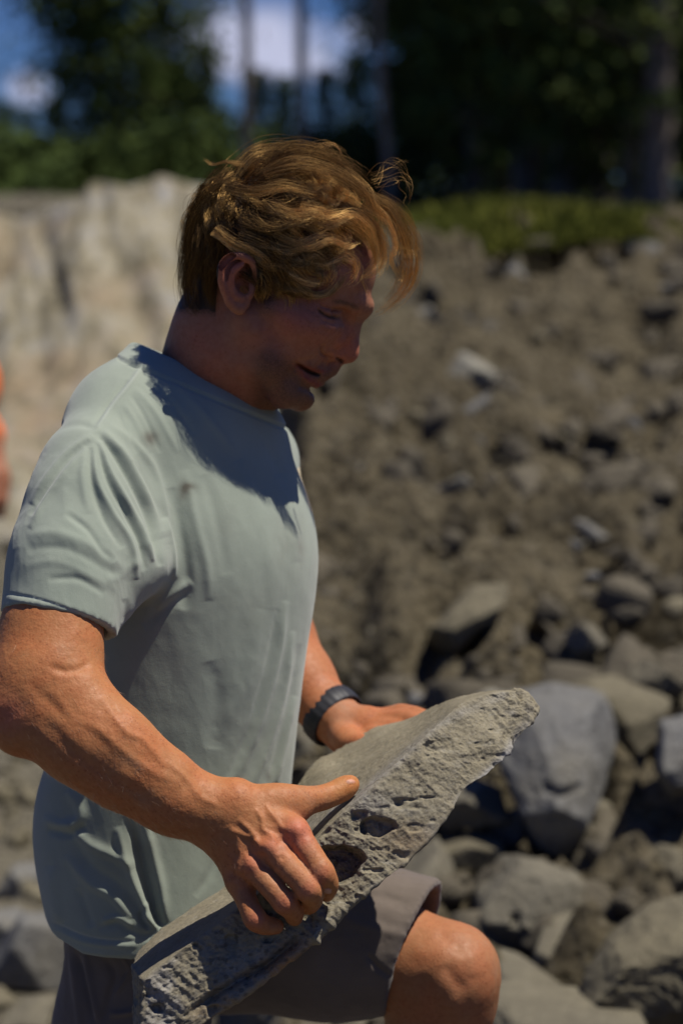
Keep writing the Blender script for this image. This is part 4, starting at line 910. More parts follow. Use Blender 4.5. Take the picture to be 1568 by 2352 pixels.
    nrm = np.cross(Bp - A, Cc - A); nrm /= np.linalg.norm(nrm); nrm *= np.sign(nrm[1])
    S.fn([K(290, 0, 2.8)[0], K(0, 985, 2.8)[1], 2.56], [K(660, 0, 2.8)[0], hi[1], 2.93], lambda X, Y, Z: -((X - A[0]) * nrm[0] + (Y - A[1]) * nrm[1] + (Z - A[2]) * nrm[2]) + 0 * X, 0.003, '-')
    mid = (A + Bp) / 2; S.chain([mid + nrm * .05, mid - nrm * 0.035], [.066, .058], 0.004, '-')
    # hollow under the hem
    yh = lambda X, Z: 0
    S.chain([K(360, 2290, 2.79), K(365, 2120, 2.79)], [.085, .06], 0.01, '-')
    # hem line
    hx = S.ax[0]; 
    hemv = np.interp(to_uv(np.stack([hx, hx * 0, hx * 0 + 2.66], 1))[:, 0], [100, 125, 200, 310, 370, 450, 640, 760], [2120, 2146, 2178, 2183, 2176, 2178, 2180, 2170])
    hy = np.array([K(0, v, 2.66)[1] for v in hemv]).astype(np.float32)
    S.F = np.maximum(S.F, (hy[:, None, None] - S.ax[1][None, :, None]))
    V, Q = S.mesh()
    V = relax(V, Q, 2, 0.5); V, Q = subdiv(V, Q)
    N = normals(V, Q); Cn = V.mean(0)
    if ((V - Cn) * N).sum(1).mean() < 0: N = -N; Q = Q[:, ::-1]
    uv = to_uv(V); near = sstep(-0.15, 0.35, -N[:, 2]); D = np.zeros(len(V))
    sl = lambda pts, w, a_: stroke(uv, pts, w, a_)
    folds = [
     # sleeve: armhole seam valley and long drag folds
     ([(222, 992), (262, 1040), (300, 1100), (335, 1170), (358, 1240), (368, 1300)], 9, -.0060),
     ([(238, 990), (282, 1040), (322, 1105), (352, 1170), (376, 1235)], 10, .0040),
     ([(228, 1010), (255, 1090), (300, 1170), (335, 1240), (352, 1290)], 8, .0042),
     ([(225, 1020), (246, 1100), (290, 1185), (322, 1250), (330, 1310)], 7, -.0036),
     ([(215, 1020), (222, 1100), (258, 1180), (300, 1250), (312, 1330)], 8, .0038),
     ([(208, 1030), (212, 1110), (240, 1190), (280, 1260)], 8, -.0030),
     ([(200, 1025), (190, 1100), (205, 1180)], 9, .0018),
     ([(215, 1000), (160, 1040), (110, 1100), (75, 1160)], 9, .0034), ([(205, 1012), (150, 1062), (105, 1125), (72, 1185)], 8, -.0030), ([(200, 1030), (150, 1090), (105, 1150), (70, 1215)], 9, .0026),
     ([(90, 1010), (130, 985), (180, 975), (222, 985)], 8, -.0022),
     ([(60, 1230), (130, 1225), (220, 1260), (290, 1310)], 12, .0014), ([(60, 1262), (140, 1258), (215, 1290), (285, 1335)], 11, -.0014), ([(55, 1300), (130, 1290), (200, 1320), (270, 1355)], 11, .0010),
     ([(150, 1180), (200, 1215), (230, 1260), (262, 1290)], 8, -.0022), ([(110, 1330), (180, 1330), (240, 1365)], 8, -.0014), ([(240, 1330), (275, 1325), (300, 1300), (330, 1290)], 11, .0012),
     ([(285, 1375), (288, 1400), (283, 1430)], 8, -.0010),
     # shoulder seam and drag folds fanning to the chest
     ([(222, 985), (260, 930), (300, 880), (335, 830)], 5, .0026), ([(216, 975), (254, 922), (294, 872)], 6, -.0018),
     ([(330, 838), (400, 880), (470, 950), (540, 1040)], 10, .0016), ([(330, 870), (390, 920), (450, 1000)], 7, -.0013), ([(310, 890), (360, 950), (410, 1040)], 8, .0013), ([(300, 905), (335, 960), (370, 1040)], 6, -.0012), ([(285, 925), (315, 975), (345, 1040)], 7, .0012), ([(270, 945), (290, 990), (315, 1040)], 6, -.0010),
     ([(250, 975), (300, 1010), (350, 1070), (378, 1160), (385, 1250)], 9, .0025), ([(300, 1060), (345, 1130), (372, 1220)], 7, -.0018),
     ([(395, 1120), (415, 1220), (430, 1330), (420, 1400)], 14, -.0032), ([(425, 1080), (450, 1200), (475, 1300), (480, 1380)], 12, .0022), ([(470, 1090), (500, 1200), (520, 1320)], 14, -.0016),
     ([(375, 1190), (395, 1260), (400, 1330)], 8, .0032), ([(360, 1400), (400, 1365), (440, 1335)], 11, .0026), ([(330, 1440), (380, 1395), (430, 1365)], 12, -.0018),
     ([(540, 1060), (590, 1160), (620, 1280), (630, 1400)], 18, .0014), ([(640, 1090), (668, 1180), (684, 1290)], 14, .0018), ([(600, 1000), (640, 1080), (665, 1180)], 12, -.0012),
     # belly: long slanting tension folds down to the slab
     ([(655, 1380), (640, 1500), (600, 1650), (545, 1790)], 9, .0026), ([(640, 1400), (615, 1530), (575, 1670), (525, 1790)], 9, -.0018),
     ([(672, 1450), (655, 1580), (620, 1700), (580, 1810)], 8, .0026), ([(690, 1480), (668, 1600), (640, 1720), (612, 1810)], 8, -.0016), ([(680, 1600), (655, 1700), (632, 1800)], 8, .0026), ([(600, 1400), (570, 1550), (500, 1700)], 16, .0012),
     ([(480, 1520), (500, 1600), (490, 1720)], 20, -.0018), ([(450, 2060), (490, 1990), (520, 1900)], 10, -.0014),
     # hip: deep vertical fold where the slab pins the cloth and soft folds around it
     ([(300, 1870), (320, 1950), (340, 2030), (360, 2100), (374, 2135)], 13, -.0095), ([(330, 1880), (350, 1960), (368, 2040), (378, 2120)], 12, .0045), ([(270, 1900), (295, 1990), (325, 2070), (355, 2125)], 10, .0045),
     ([(160, 1920), (210, 1990), (270, 2030), (312, 2075), (330, 2110)], 13, -.0032), ([(150, 1965), (210, 2030), (260, 2060), (300, 2110)], 11, .0034), ([(150, 1880), (200, 1935), (260, 1965), (310, 1990)], 12, .0036), ([(180, 2040), (200, 2090), (210, 2130)], 10, -.0024),
     ([(100, 1880), (150, 1895), (185, 1880), (180, 1845), (155, 1815)], 12, .0038), ([(110, 1905), (160, 1915), (200, 1895)], 9, -.0040), ([(120, 1990), (125, 2060), (140, 2120)], 14, .0028),
     ([(225, 2130), (270, 2122), (300, 2140), (335, 2150), (360, 2138)], 10, -.0026), ([(235, 2118), (270, 2108), (305, 2128)], 7, .003), ([(345, 2070), (332, 2095), (350, 2120), (372, 2136)], 7, .0035), ([(335, 2080), (325, 2110), (345, 2135)], 6, -.004),
     # collar welt and hems
     
     ([(10, 1362), (80, 1374), (160, 1400), (258, 1440)], 3.2, -.0013), ([(14, 1372), (80, 1388), (160, 1412), (258, 1452)], 5, .0008),
     ([(118, 2115), (190, 2148), (260, 2160), (330, 2162)], 3.5, -.0014), ([(118, 2128), (190, 2162), (260, 2172), (320, 2172)], 6, .0014),
    ]
    for pts, w, a_ in folds: D += sl(pts, w, a_)
    # soft irregularity of worn cotton
    wn = fbm(np.stack([V[:, 0] * 11 + V[:, 1] * 5, V[:, 1] * 6 - V[:, 0] * 3, V[:, 2] * 9], 1), 4, 0.5)
    wr = fbm(np.stack([V[:, 0] * 34 + V[:, 1] * 10, V[:, 1] * 14 - V[:, 0] * 8, V[:, 2] * 30], 1) + 8, 3, 0.5, True)
    slv = sstep(380, 330, uv[:, 0]) * sstep(980, 1040, uv[:, 1]) * sstep(1420, 1380, uv[:, 1])
    D2 = 0.0020 * wn + (0.0003 + 0.0005 * slv) * wr
    pd = (V - A) @ nrm; inz = (uv[:, 1] < 1010) & (uv[:, 0] > 270) & (uv[:, 0] < 670); welt = sstep(-.0205, -.018, pd) * inz; D2 = D2 * (1 - .8 * welt) + welt * .0019 - .0016 * np.exp(-((pd + .0215) / .0016)**2) * inz
    V = V + N * (D * near * (1 - welt) + D2)[:, None]
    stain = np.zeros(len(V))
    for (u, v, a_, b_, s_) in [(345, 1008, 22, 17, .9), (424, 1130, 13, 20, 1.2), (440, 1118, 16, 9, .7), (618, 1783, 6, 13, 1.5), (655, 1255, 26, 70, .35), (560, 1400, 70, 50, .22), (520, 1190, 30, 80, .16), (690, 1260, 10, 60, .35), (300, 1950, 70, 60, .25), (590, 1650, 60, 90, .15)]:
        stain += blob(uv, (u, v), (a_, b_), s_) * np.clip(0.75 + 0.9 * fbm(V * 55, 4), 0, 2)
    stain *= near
    me = mesh_np('t_shirt', to_world(V) - MLOC, Q[:, ::-1]); me.attributes.new('stain', 'FLOAT', 'POINT').data.foreach_set('value', np.clip(stain, 0, 1).astype(np.float32))
    stitch = np.clip(sl([(10, 1362), (80, 1373), (160, 1399), (258, 1439)], 2.2, 1) + sl([(222, 987), (260, 930), (300, 880), (335, 830)], 5, .5) + sl([(118, 2112), (190, 2146), (260, 2158), (330, 2160)], 2.5, .6), 0, 1) * near
    me.attributes.new('stitch', 'FLOAT', 'POINT').data.foreach_set('value', stitch.astype(np.float32))
    # cream print on the chest, only its edge shows
    pr = ((sl([(684, 1070), (702, 1112), (718, 1182)], 8, 1)) > .35).astype(np.float32) * sstep(.2, .6, N[:, 0] + .4)
    me.attributes.new('print', 'FLOAT', 'POINT').data.foreach_set('value', pr.astype(np.float32))
    M = Mat('cotton', 0.92, 0.12)
    a1 = M.noise(9, 5); b1 = M.noise(60, 5, .6); c1 = M.noise(900, 2, .5)
    k = M.mix(M.rng(a1, .35, .65), (0.245, 0.282, 0.226), (0.285, 0.320, 0.258)); k = M.mix(M.rng(b1, .5, .75, 0, .25), k, (0.215, 0.240, 0.200)); k = M.mix(M.rng(c1, .3, .7, 0, .12), k, (0.42, 0.45, 0.43))
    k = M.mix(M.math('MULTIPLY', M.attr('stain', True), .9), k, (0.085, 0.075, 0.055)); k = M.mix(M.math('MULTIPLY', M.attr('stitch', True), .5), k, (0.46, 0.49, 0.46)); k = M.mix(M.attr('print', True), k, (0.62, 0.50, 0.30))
    M.col(k); M.b.inputs['Sheen Weight'].default_value = 0.25; M.b.inputs['Sheen Roughness'].default_value = 0.6
    p = M.bump(b1, .25, .0015); M.bump(c1, .35, .0005, p)
    link('t_shirt', me, M.m, MAN)
shirt()

# ------------------------------------------------------------------ shorts
def shorts():
    S = Sculpt([-0.42, K(0, 2352, 2.85)[1] - 0.30, 2.50], [0.18, K(0, 1880, 2.8)[1], 3.08], 0.0045)
    S.chain([K(385, 2050, 2.77), K(480, 2060, 2.86)], [.108, .12], 0.0)
    kneeN = to_c((-0.30, 2.66, 0.47)); hipN = K(352, 2090, 2.735)
    S.chain([hipN, hipN * .45 + kneeN * .55], [.088, .082], .03)
    S.chain([K(318, 2150, 2.73), K(330, 2340, 2.72)], [.078, .074], .02)
    e = K(962, 2170, 2.77); a = K(560, 2110, 2.85)
    S.chain([a, K(760, 2150, 2.80), e], [.112, .092, .079], .03)
    ax_ = (K(1050, 2225, 2.75) - K(780, 2110, 2.79)); ax_ /= np.linalg.norm(ax_)
    cutp = K(955, 2166, 2.77)
    S.fn(cutp - [.10, .14, .2], cutp + [.14, .14, .2], lambda X, Y, Z: -((X - cutp[0]) * ax_[0] + (Y - cutp[1]) * ax_[1] + (Z - cutp[2]) * ax_[2]), 0.002, '-')
    S.chain([cutp + ax_ * .06, cutp - ax_ * .10], [.066, .066], .002, '-')
    yb = hipN[1] * .42 + kneeN[1] * .58
    S.fn([-0.6, yb - 0.4, 2.4], [K(520, 0, 2.8)[0], yb + 0.02, 3.1], lambda X, Y, Z: (Y - yb) + 0 * X + 0 * Z, 0.002, '-')
    S.chain([hipN * .42 + kneeN * .58, hipN * .6 + kneeN * .4], [.070, .070], .002, '-')
    V, Q = S.mesh(); V = relax(V, Q, 2); V, Q = subdiv(V, Q); N = normals(V, Q)
    if ((V - V.mean(0)) * N).sum(1).mean() < 0: N = -N; Q = Q[:, ::-1]
    uv = to_uv(V); D = np.zeros(len(V)); near = sstep(-.1, .4, -N[:, 2])
    for pts, w, am in [([(175, 2185), (195, 2260), (215, 2350)], 7, -.004), ([(195, 2190), (212, 2270), (228, 2350)], 7, .0035), ([(240, 2200), (262, 2240), (250, 2290), (235, 2350)], 9, -.004), ([(280, 2195), (298, 2225), (285, 2255), (260, 2290)], 4, .0030), ([(250, 2330), (300, 2325), (340, 2310)], 7, .005), ([(165, 2190), (180, 2300), (190, 2380)], 8, .003),
                       ([(1010, 2110), (970, 2160), (905, 2212)], 3, -.0018), ([(1018, 2118), (980, 2168), (915, 2222)], 4, .0014), ([(840, 2190), (870, 2225), (900, 2245)], 7, -.003), ([(760, 2100), (850, 2130), (930, 2150)], 14, .0025), ([(800, 2060), (880, 2060), (960, 2090)], 14, -.002)]: D += stroke(uv, pts, w, am)
    V = V + N * (D * near + .0022 * fbm(V * 16, 4) + .0006 * fbm(V * 60, 3, .5, True))[:, None]
    M = simple('brown_cloth', (0.140, 0.112, 0.092), 0.85, 0.12, 14, 0.2); c1 = M.noise(900, 2); M.bump(c1, .3, .0005); M.b.inputs['Sheen Weight'].default_value = .15
    link('shorts', mesh_np('shorts', to_world(V) - MLOC, Q[:, ::-1]), M.m, MAN)
shorts()

# ------------------------------------------------------------------ boots (below the picture)
def boots():
    M = simple('boot_leather', (0.14, 0.09, 0.05), 0.7, .2, 20).m
    for p in ((-0.34, 2.78, 0.0), (0.05, 2.87, 0.21)):
        b = to_c(p); S = Sculpt(b - [.12, .05, .12], b + [.28, .24, .12], .006)
        up = np.array([0, 1, 0]); S.chain([b + [0, .16, 0], b + [0, .06, 0]], [.052, .05], 0); S.chain([b + [0, .045, 0], b + [.17, .04, -.02]], [.045, .042], .03); S.chain([b + [-.01, .02, 0], b + [.18, .02, -.02]], [.04, .042], .02)
        V, Q = S.mesh(); link('boot', mesh_np('boot', to_world(V) - MLOC, Q[:, ::-1]), M, MAN)
boots()

# ------------------------------------------------------------------ watch band on the far wrist
def band():
    c = K(763, 1644, 2.866); ax_ = K(790, 1672, 2.85) - K(735, 1610, 2.885); ax_ = K(800, 1672, 2.85) - K(728, 1606, 2.885); ax_ /= np.linalg.norm(ax_)
    e = np.cross(ax_, [0, 0, 1]); e /= np.linalg.norm(e); f = np.cross(ax_, e); V = []; n = 96
    prof = [(-.0115, .0005), (-.0120, .0025), (-.0105, .0038), (0, .0044), (.0105, .0038), (.0120, .0025), (.0115, .0005)]
    for i in range(n):
        t = 2 * math.pi * i / n; R = 0.0335
        g = 0.00025 * (1 if (i % 4) < 2 else -1)
        for (h, r) in prof:
            rr = R + r + g + (0.0028 if abs((t - 4.3 + math.pi) % (2 * math.pi) - math.pi) < .42 else 0)
            V.append(c + ax_ * h + (e * math.cos(t) + f * math.sin(t) * .93) * rr)
    m = len(prof); Q = [[i * m + j, ((i + 1) % n) * m + j, ((i + 1) % n) * m + (j + 1) % m, i * m + (j + 1) % m] for i in range(n) for j in range(m)]
    M = simple('black_rubber', (0.028, 0.028, 0.034), 0.55, .2, 60, .4)
    link('wristband', mesh_np('wristband', to_world(np.array(V)) - MLOC, np.array(Q)), M.m, MAN)
band()
# ================================================================== hair
def hair():
    r = np.random.default_rng(21)
    c0 = H(634, 565, 0); ax3 = np.array([190 * PX, 160 * PX, .077]); th = rad(14)
    A1 = np.array([math.cos(th), -math.sin(th), 0]); A2 = np.array([math.sin(th), math.cos(th), 0]); A3 = np.array([0, 0, 1.0]); AX = np.stack([A1, A2, A3])
    def loc(p): return (p - c0) @ AX.T
    def unloc(q): return q @ AX + c0
    def shell(p, lift): q = loc(p); n = q / ax3; k = np.linalg.norm(n); g = q / ax3**2; g = g / np.linalg.norm(g); s = q / max(k, 1e-6); return unloc(s + g * lift), g @ AX
    def level(p): return np.linalg.norm(loc(p) / ax3)
    hl_u = [400, 495, 505, 585, 592, 640, 665, 760, 840, 880]; hl_v = [715, 735, 600, 600, 690, 680, 620, 590, 545, 515]
    flow = np.array([  # u, v, du, dv   combing directions read off the head
     (470, 430, -.5, .9), (440, 500, -.25, 1), (430, 600, 0, 1), (450, 680, .2, 1), (490, 690, .3, 1), (500, 480, -.35, .95), (480, 560, -.1, 1), (510, 410, -.6, .6), (540, 470, -.2, .8), (530, 540, .5, .8), (560, 390, .5, -.1),
     (600, 380, 1, -.05), (680, 370, 1, .1), (760, 400, 1, .35), (820, 440, .8, .6), (870, 500, .55, .9), (900, 580, .1, 1), (600, 440, 1, .15), (680, 440, 1, .18), (760, 470, 1, .3), (600, 510, 1, .35), (680, 510, 1, .3), (760, 540, .9, .4),
     (820, 560, .7, .75), (560, 560, .9, .5), (620, 590, .95, .4), (700, 600, .95, .3), (780, 600, .9, .2), (620, 650, .3, 1), (850, 540, .5, .9)], float)
    def fdir(u, v):
        w = 1 / (((flow[:, 0] - u)**2 + (flow[:, 1] - v)**2) + 400)**1.6; d = (flow[:, 2:] * w[:, None]).sum(0); return d / np.linalg.norm(d)
    strands = []; tones = []; gold = []; r2 = np.random.default_rng(77)
    def add_clump(path, n, r0, r1, r2, tone, gd, curl=0.0):
        P = np.array(path); m = 16; P = bez(P, m); t = np.linspace(0, 1, m)
        T = np.gradient(P, axis=0); T /= np.linalg.norm(T, axis=1, keepdims=True); a = np.cross(T, [0.31, 0.2, 0.93]); a /= np.linalg.norm(a, axis=1, keepdims=True); b = np.cross(T, a)
        R = np.interp(t, [0, .35, .8, 1], [r0, r1, (r1 + r2) / 2, r2])
        ph = r.uniform(0, 6.28); fr = r.uniform(1.2, 2.4)
        for _ in range(n):
            x, y = r.normal(size=2) * .55; L = r.uniform(.72, 1.0) if r.random() < .8 else r.uniform(.4, .75); tt = t * L
            Q = np.stack([np.interp(tt, t, P[:, k]) for k in range(3)], 1); aa = np.stack([np.interp(tt, t, a[:, k]) for k in range(3)], 1); bb = np.stack([np.interp(tt, t, b[:, k]) for k in range(3)], 1)
            RR = np.interp(tt, t, R); tw = 1.1 * np.sin(fr * tt * 3 + ph); cx = x * np.cos(tw) - y * np.sin(tw); cy = x * np.sin(tw) + y * np.cos(tw)
            jit = r.normal(size=3) * .0012; fz = (r.random() < .06) * r.uniform(.003, .010)
            Q = Q + aa * (RR * cx)[:, None] + bb * (RR * cy)[:, None] + jit * (t**1.5)[:, None] + (aa * math.cos(ph + x) + bb * math.sin(ph + y)) * (fz * t**2)[:, None]
            strands.append(Q); tones.append(tone + r.normal() * .17); gold.append(gd)
    # --- combed cover of the skull
    N = 900; i = np.arange(N) + .5; ph = np.arccos(1 - 2 * i / N); gh = math.pi * (1 + 5**.5) * i; Dv = np.stack([np.cos(gh) * np.sin(ph), np.sin(gh) * np.sin(ph), np.cos(ph)], 1)
    for dvec in Dv:
        p, nrm = shell(unloc(dvec * ax3), 0.0); uv = to_uv(p[None])[0]; u, v = uv
        hv = np.interp(u, hl_u, hl_v)
        if v > hv + r.normal() * 6: continue
        back = sstep(560, 470, u)
        L = r.uniform(.050, .085) * (1 - .35 * back * (v > 560)); lay = r.random()
        top = sstep(560, 400, v)
        lift1 = (.005 + .015 * lay) * (0.6 + 0.35 * top) * (1 - .35 * back)
        q = p.copy(); path = [p - nrm * .001]; steps = int(L / .006); wv = r.uniform(0, 6.28); wa = r.uniform(.3, .75); off = r.normal() * .28
        side = np.sign(p[2] - HD) if abs(p[2] - HD) > .004 else r.choice([-1, 1])
        for k in range(steps):
            t = (k + 1) / steps; uu, vv = to_uv(q[None])[0]; d2 = fdir(uu, vv); an = math.atan2(d2[1], d2[0]) + off + wa * math.sin(wv + k * .85)
            d3 = np.array([math.cos(an), -math.sin(an), 0.0]); q2, nn = shell(q, 0)
            if uu > 835 and vv > 585: break
            if uu > 840:   # free of the skull: falls forward and down
                d3 = np.array([.45 * (1 - t), -1, 0]) + [.25 * math.sin(wv + k * .8), 0, 0]; d3 /= np.linalg.norm(d3); q = q + d3 * .006
                if level(q) < 1.10: q = shell(q, .012)[0]
            else:
                # near the crest of the head the picture direction is foreshortened: lean it over the skull
                tg = d3 - nn * (d3 @ nn) * .95; nl = np.linalg.norm(tg); tg = tg / nl if nl > .15 else d3
                tg = tg + np.array([0, 0, .10 * side * math.sin(wv)]); tg /= np.linalg.norm(tg)
                q = q + tg * .006; lf = lift1 * min(1, t * 2.5) * (1 + .22 * math.sin(wv + k * 1.1)) - .004 * max(0, t - .7) / .3; q = shell(q, lf)[0]
            path.append(q.copy())
        if len(path) < 4: continue
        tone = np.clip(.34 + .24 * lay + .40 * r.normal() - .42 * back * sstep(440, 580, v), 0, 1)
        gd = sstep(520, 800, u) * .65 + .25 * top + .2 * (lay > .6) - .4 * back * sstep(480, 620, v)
        add_clump(path, 30, .0075, .0050, .0016 + .002 * r.random(), tone, gd)
    # --- locks that make the outline and the fringe: (points u, v, r), strands, radii, tone, gold
    def lock(pts, n, a, b, c, tone, gd):      # each lock is a few finer ones lying side by side, light and dark
        for q in range(3 if n > 50 else 1):
            o = r2.normal(size=3) * [7, 7, .003] if n > 50 else np.zeros(3); e = r2.normal(size=3) * [6, 6, .002] if n > 50 else np.zeros(3); m_ = len(pts)
            add_clump([H(*(np.array(p) + o * (1 - i_ / m_) + (o * .4 + e) * i_ / m_)) for i_, p in enumerate(pts)], max(5, n // (3 if n > 50 else 1)), a * .75, b * .7, c * .8, tone + r2.normal() * .22, gd)
    LK = [
     ([(790, 470, .03), (835, 500, .035), (866, 545, .03), (874, 590, .025), (862, 628, .03)], 80, .008, .008, .003, .6, .85),
     ([(800, 480, .01), (850, 505, .012), (876, 550, .008), (882, 600, .005), (872, 640, .01)], 80, .008, .008, .003, .55, .8),
     ([(770, 500, .055), (815, 530, .056), (850, 565, .046), (858, 600, .042), (838, 618, .046)], 70, .007, .007, .002, .65, .95),
     ([(840, 455, -.01), (895, 490, -.025), (928, 545, -.035), (938, 610, -.04), (920, 668, -.045), (880, 708, -.045), (852, 722, -.045)], 110, .008, .010, .003, .62, .9),
     ([(850, 470, -.02), (905, 520, -.04), (926, 590, -.05), (915, 650, -.05), (885, 695, -.055)], 90, .008, .009, .003, .5, .8),
     ([(850, 450, .03), (905, 480, .035), (936, 540, .035), (944, 590, .03), (950, 575, .03)], 60, .007, .006, .002, .55, .8),
     ([(800, 480, .04), (850, 510, .045), (872, 560, .045), (868, 610, .045), (835, 636, .047), (805, 632, .05)], 80, .007, .006, .002, .75, 1.0),
     ([(830, 470, .04), (880, 500, .04), (905, 560, .04), (896, 600, .04), (915, 640, .035)], 60, .006, .005, .0015, .7, 1.0),
     ([(720, 560, .062), (780, 575, .062), (820, 600, .058), (812, 630, .055), (780, 650, .056)], 80, .008, .007, .002, .7, .95),
     ([(660, 590, .07), (700, 610, .072), (750, 612, .070), (790, 592, .064), (820, 588, .060)], 80, .008, .007, .002, .72, 1.0),
     ([(640, 610, .072), (660, 650, .074), (700, 680, .071), (745, 680, .068), (775, 650, .064), (785, 622, .062)], 90, .008, .006, .002, .45, .75),
     ([(650, 600, .072), (672, 635, .075), (712, 655, .073), (755, 645, .068)], 70, .008, .006, .002, .55, .8),
     ([(630, 600, .072), (640, 640, .073), (655, 668, .071), (690, 684, .068)], 60, .006, .005, .002, .35, .6),
     ([(488, 538, .078), (515, 552, .082), (545, 572, .083), (590, 590, .082), (640, 596, .080)], 80, .003, .0055, .0035, .82, 1.0),
     ([(500, 530, .078), (540, 560, .085), (580, 575, .085), (620, 600, .082), (640, 630, .078)], 70, .005, .006, .003, .6, .9),
     ([(560, 540, .080), (610, 565, .084), (660, 580, .082), (700, 570, .078), (740, 590, .074)], 90, .007, .007, .002, .66, .9),
     ([(640, 540, .080), (700, 560, .082), (750, 545, .078), (790, 560, .070), (820, 548, .064)], 90, .007, .007, .002, .7, .95),
     ([(700, 490, .078), (760, 510, .080), (810, 500, .072), (850, 530, .062), (858, 570, .056)], 80, .008, .007, .002, .68, .95),
     ([(620, 470, .076), (680, 490, .084), (730, 480, .082), (790, 505, .072)], 90, .009, .008, .003, .5, .7),
     ([(560, 500, .082), (620, 520, .088), (680, 515, .085), (730, 530, .080)], 90, .009, .008, .003, .42, .55),
     ([(520, 430, .062), (580, 440, .077), (650, 425, .077), (720, 440, .072)], 90, .009, .008, .003, .5, .6),
     ([(590, 385, .03), (660, 345, .03), (740, 355, .028), (810, 395, .025), (850, 440, .02)], 110, .010, .010, .004, .42, .5),
     ([(540, 400, .03), (590, 350, .02), (660, 338, .0), (740, 345, .0), (800, 375, .0), (845, 425, .0)], 110, .010, .010, .004, .40, .5),
     ([(600, 400, .055), (670, 372, .056), (750, 385, .054), (820, 430, .05), (862, 490, .045)], 110, .010, .010, .004, .52, .65),
     ([(780, 400, .04), (835, 440, .045), (868, 490, .045), (880, 540, .04)], 90, .009, .008, .003, .55, .8),
     ([(560, 380, .03), (520, 372, .035), (490, 380, .03), (466, 366, .03)], 26, .006, .003, .0012, .7, .8),
     ([(540, 400, .04), (500, 420, .045), (470, 450, .04), (452, 480, .035)], 80, .009, .007, .003, .5, .5),
     ([(520, 390, .02), (478, 425, .02), (448, 475, .015), (432, 530, .01)], 90, .009, .008, .003, .38, .3),
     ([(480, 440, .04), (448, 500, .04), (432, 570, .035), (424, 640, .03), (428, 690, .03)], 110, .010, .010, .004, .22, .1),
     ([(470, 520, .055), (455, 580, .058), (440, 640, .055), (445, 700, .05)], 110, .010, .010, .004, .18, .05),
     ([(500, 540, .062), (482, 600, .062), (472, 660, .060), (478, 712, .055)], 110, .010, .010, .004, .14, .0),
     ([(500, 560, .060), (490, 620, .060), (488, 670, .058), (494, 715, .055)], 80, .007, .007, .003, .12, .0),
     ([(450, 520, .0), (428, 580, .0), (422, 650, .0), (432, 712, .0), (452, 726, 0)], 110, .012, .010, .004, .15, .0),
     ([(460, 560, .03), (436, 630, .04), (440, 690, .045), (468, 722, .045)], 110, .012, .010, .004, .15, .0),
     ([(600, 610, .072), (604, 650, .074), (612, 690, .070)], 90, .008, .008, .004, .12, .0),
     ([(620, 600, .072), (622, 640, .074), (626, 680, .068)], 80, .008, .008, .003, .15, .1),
     ([(740, 345, .0), (762, 330, .0), (780, 345, 0), (788, 366, 0)], 8, .004, .002, .001, .8, 1),
     ([(850, 410, .02), (880, 378, .02), (915, 382, .02), (940, 420, .02), (948, 465, .02)], 4, .014, .013, .003, .7, 1),
     ([(850, 400, .0), (890, 395, .0), (925, 372, .0), (935, 366, 0)], 4, .010, .009, .002, .7, 1),
     ([(860, 430, .01), (915, 410, .01), (938, 450, .01), (925, 490, .01)], 5, .010, .012, .003, .6, 1),
     ([(700, 345, .02), (750, 328, .02), (800, 350, .02)], 10, .01, .006, .002, .6, .8),
     ([(920, 560, .02), (950, 580, .02), (962, 565, .02)], 8, .006, .003, .001, .5, .6),
     ([(820, 600, .055), (840, 660, .05), (855, 690, .045)], 5, .006, .005, .002, .7, 1),
    ]
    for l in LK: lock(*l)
    S = np.array(strands); nS, m, _ = S.shape
    Wd = to_world(S.reshape(-1, 3)) - MLOC
    hc = bpy.data.hair_curves.new('hair'); hc.add_curves([m] * nS); hc.points.foreach_set('position', Wd.astype(np.float32).ravel())
    t = np.tile(np.linspace(0, 1, m), nS); rd = (.00016 * (1 - .75 * t**2)).astype(np.float32)
    at = hc.attributes.get('radius') or hc.attributes.new('radius', 'FLOAT', 'POINT'); at.data.foreach_set('value', rd)
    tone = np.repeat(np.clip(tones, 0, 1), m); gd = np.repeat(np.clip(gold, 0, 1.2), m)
    mixv = np.clip(tone * .58 + gd * (.20 + .48 * t) - .10, 0, 1)[:, None]  # gold mix: blond tips, with sunlit highlights painted into the tint
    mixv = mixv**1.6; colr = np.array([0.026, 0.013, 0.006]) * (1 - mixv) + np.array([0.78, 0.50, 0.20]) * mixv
    ca = hc.attributes.new('tint', 'FLOAT_COLOR', 'POINT'); cc = np.ones((len(t), 4), np.float32); cc[:, :3] = colr; ca.data.foreach_set('color', cc.ravel())
    mt = bpy.data.materials.new('hair'); mt.use_nodes = True; nt = mt.node_tree; nt.nodes.clear()
    o = nt.nodes.new('ShaderNodeOutputMaterial'); h = nt.nodes.new('ShaderNodeMixShader'); h.inputs[0].default_value = .62
    df = nt.nodes.new('ShaderNodeBsdfDiffuse'); rf = nt.nodes.new('ShaderNodeBsdfHair'); rf.component = 'Reflection'; rf.inputs['RoughnessU'].default_value = .12; rf.inputs['RoughnessV'].default_value = .55; rf.inputs['Offset'].default_value = rad(-4)
    a = nt.nodes.new('ShaderNodeAttribute'); a.attribute_name = 'tint'; g2 = nt.nodes.new('ShaderNodeMixRGB'); g2.blend_type = 'ADD'; g2.inputs[0].default_value = 1; g2.inputs[2].default_value = (.07, .045, .02, 1)
    dm = nt.nodes.new('ShaderNodeMixRGB'); dm.blend_type = 'MULTIPLY'; dm.inputs[0].default_value = 1; dm.inputs[2].default_value = (.62, .56, .48, 1); nt.links.new(a.outputs['Color'], dm.inputs[1]); nt.links.new(dm.outputs[0], df.inputs['Color'])
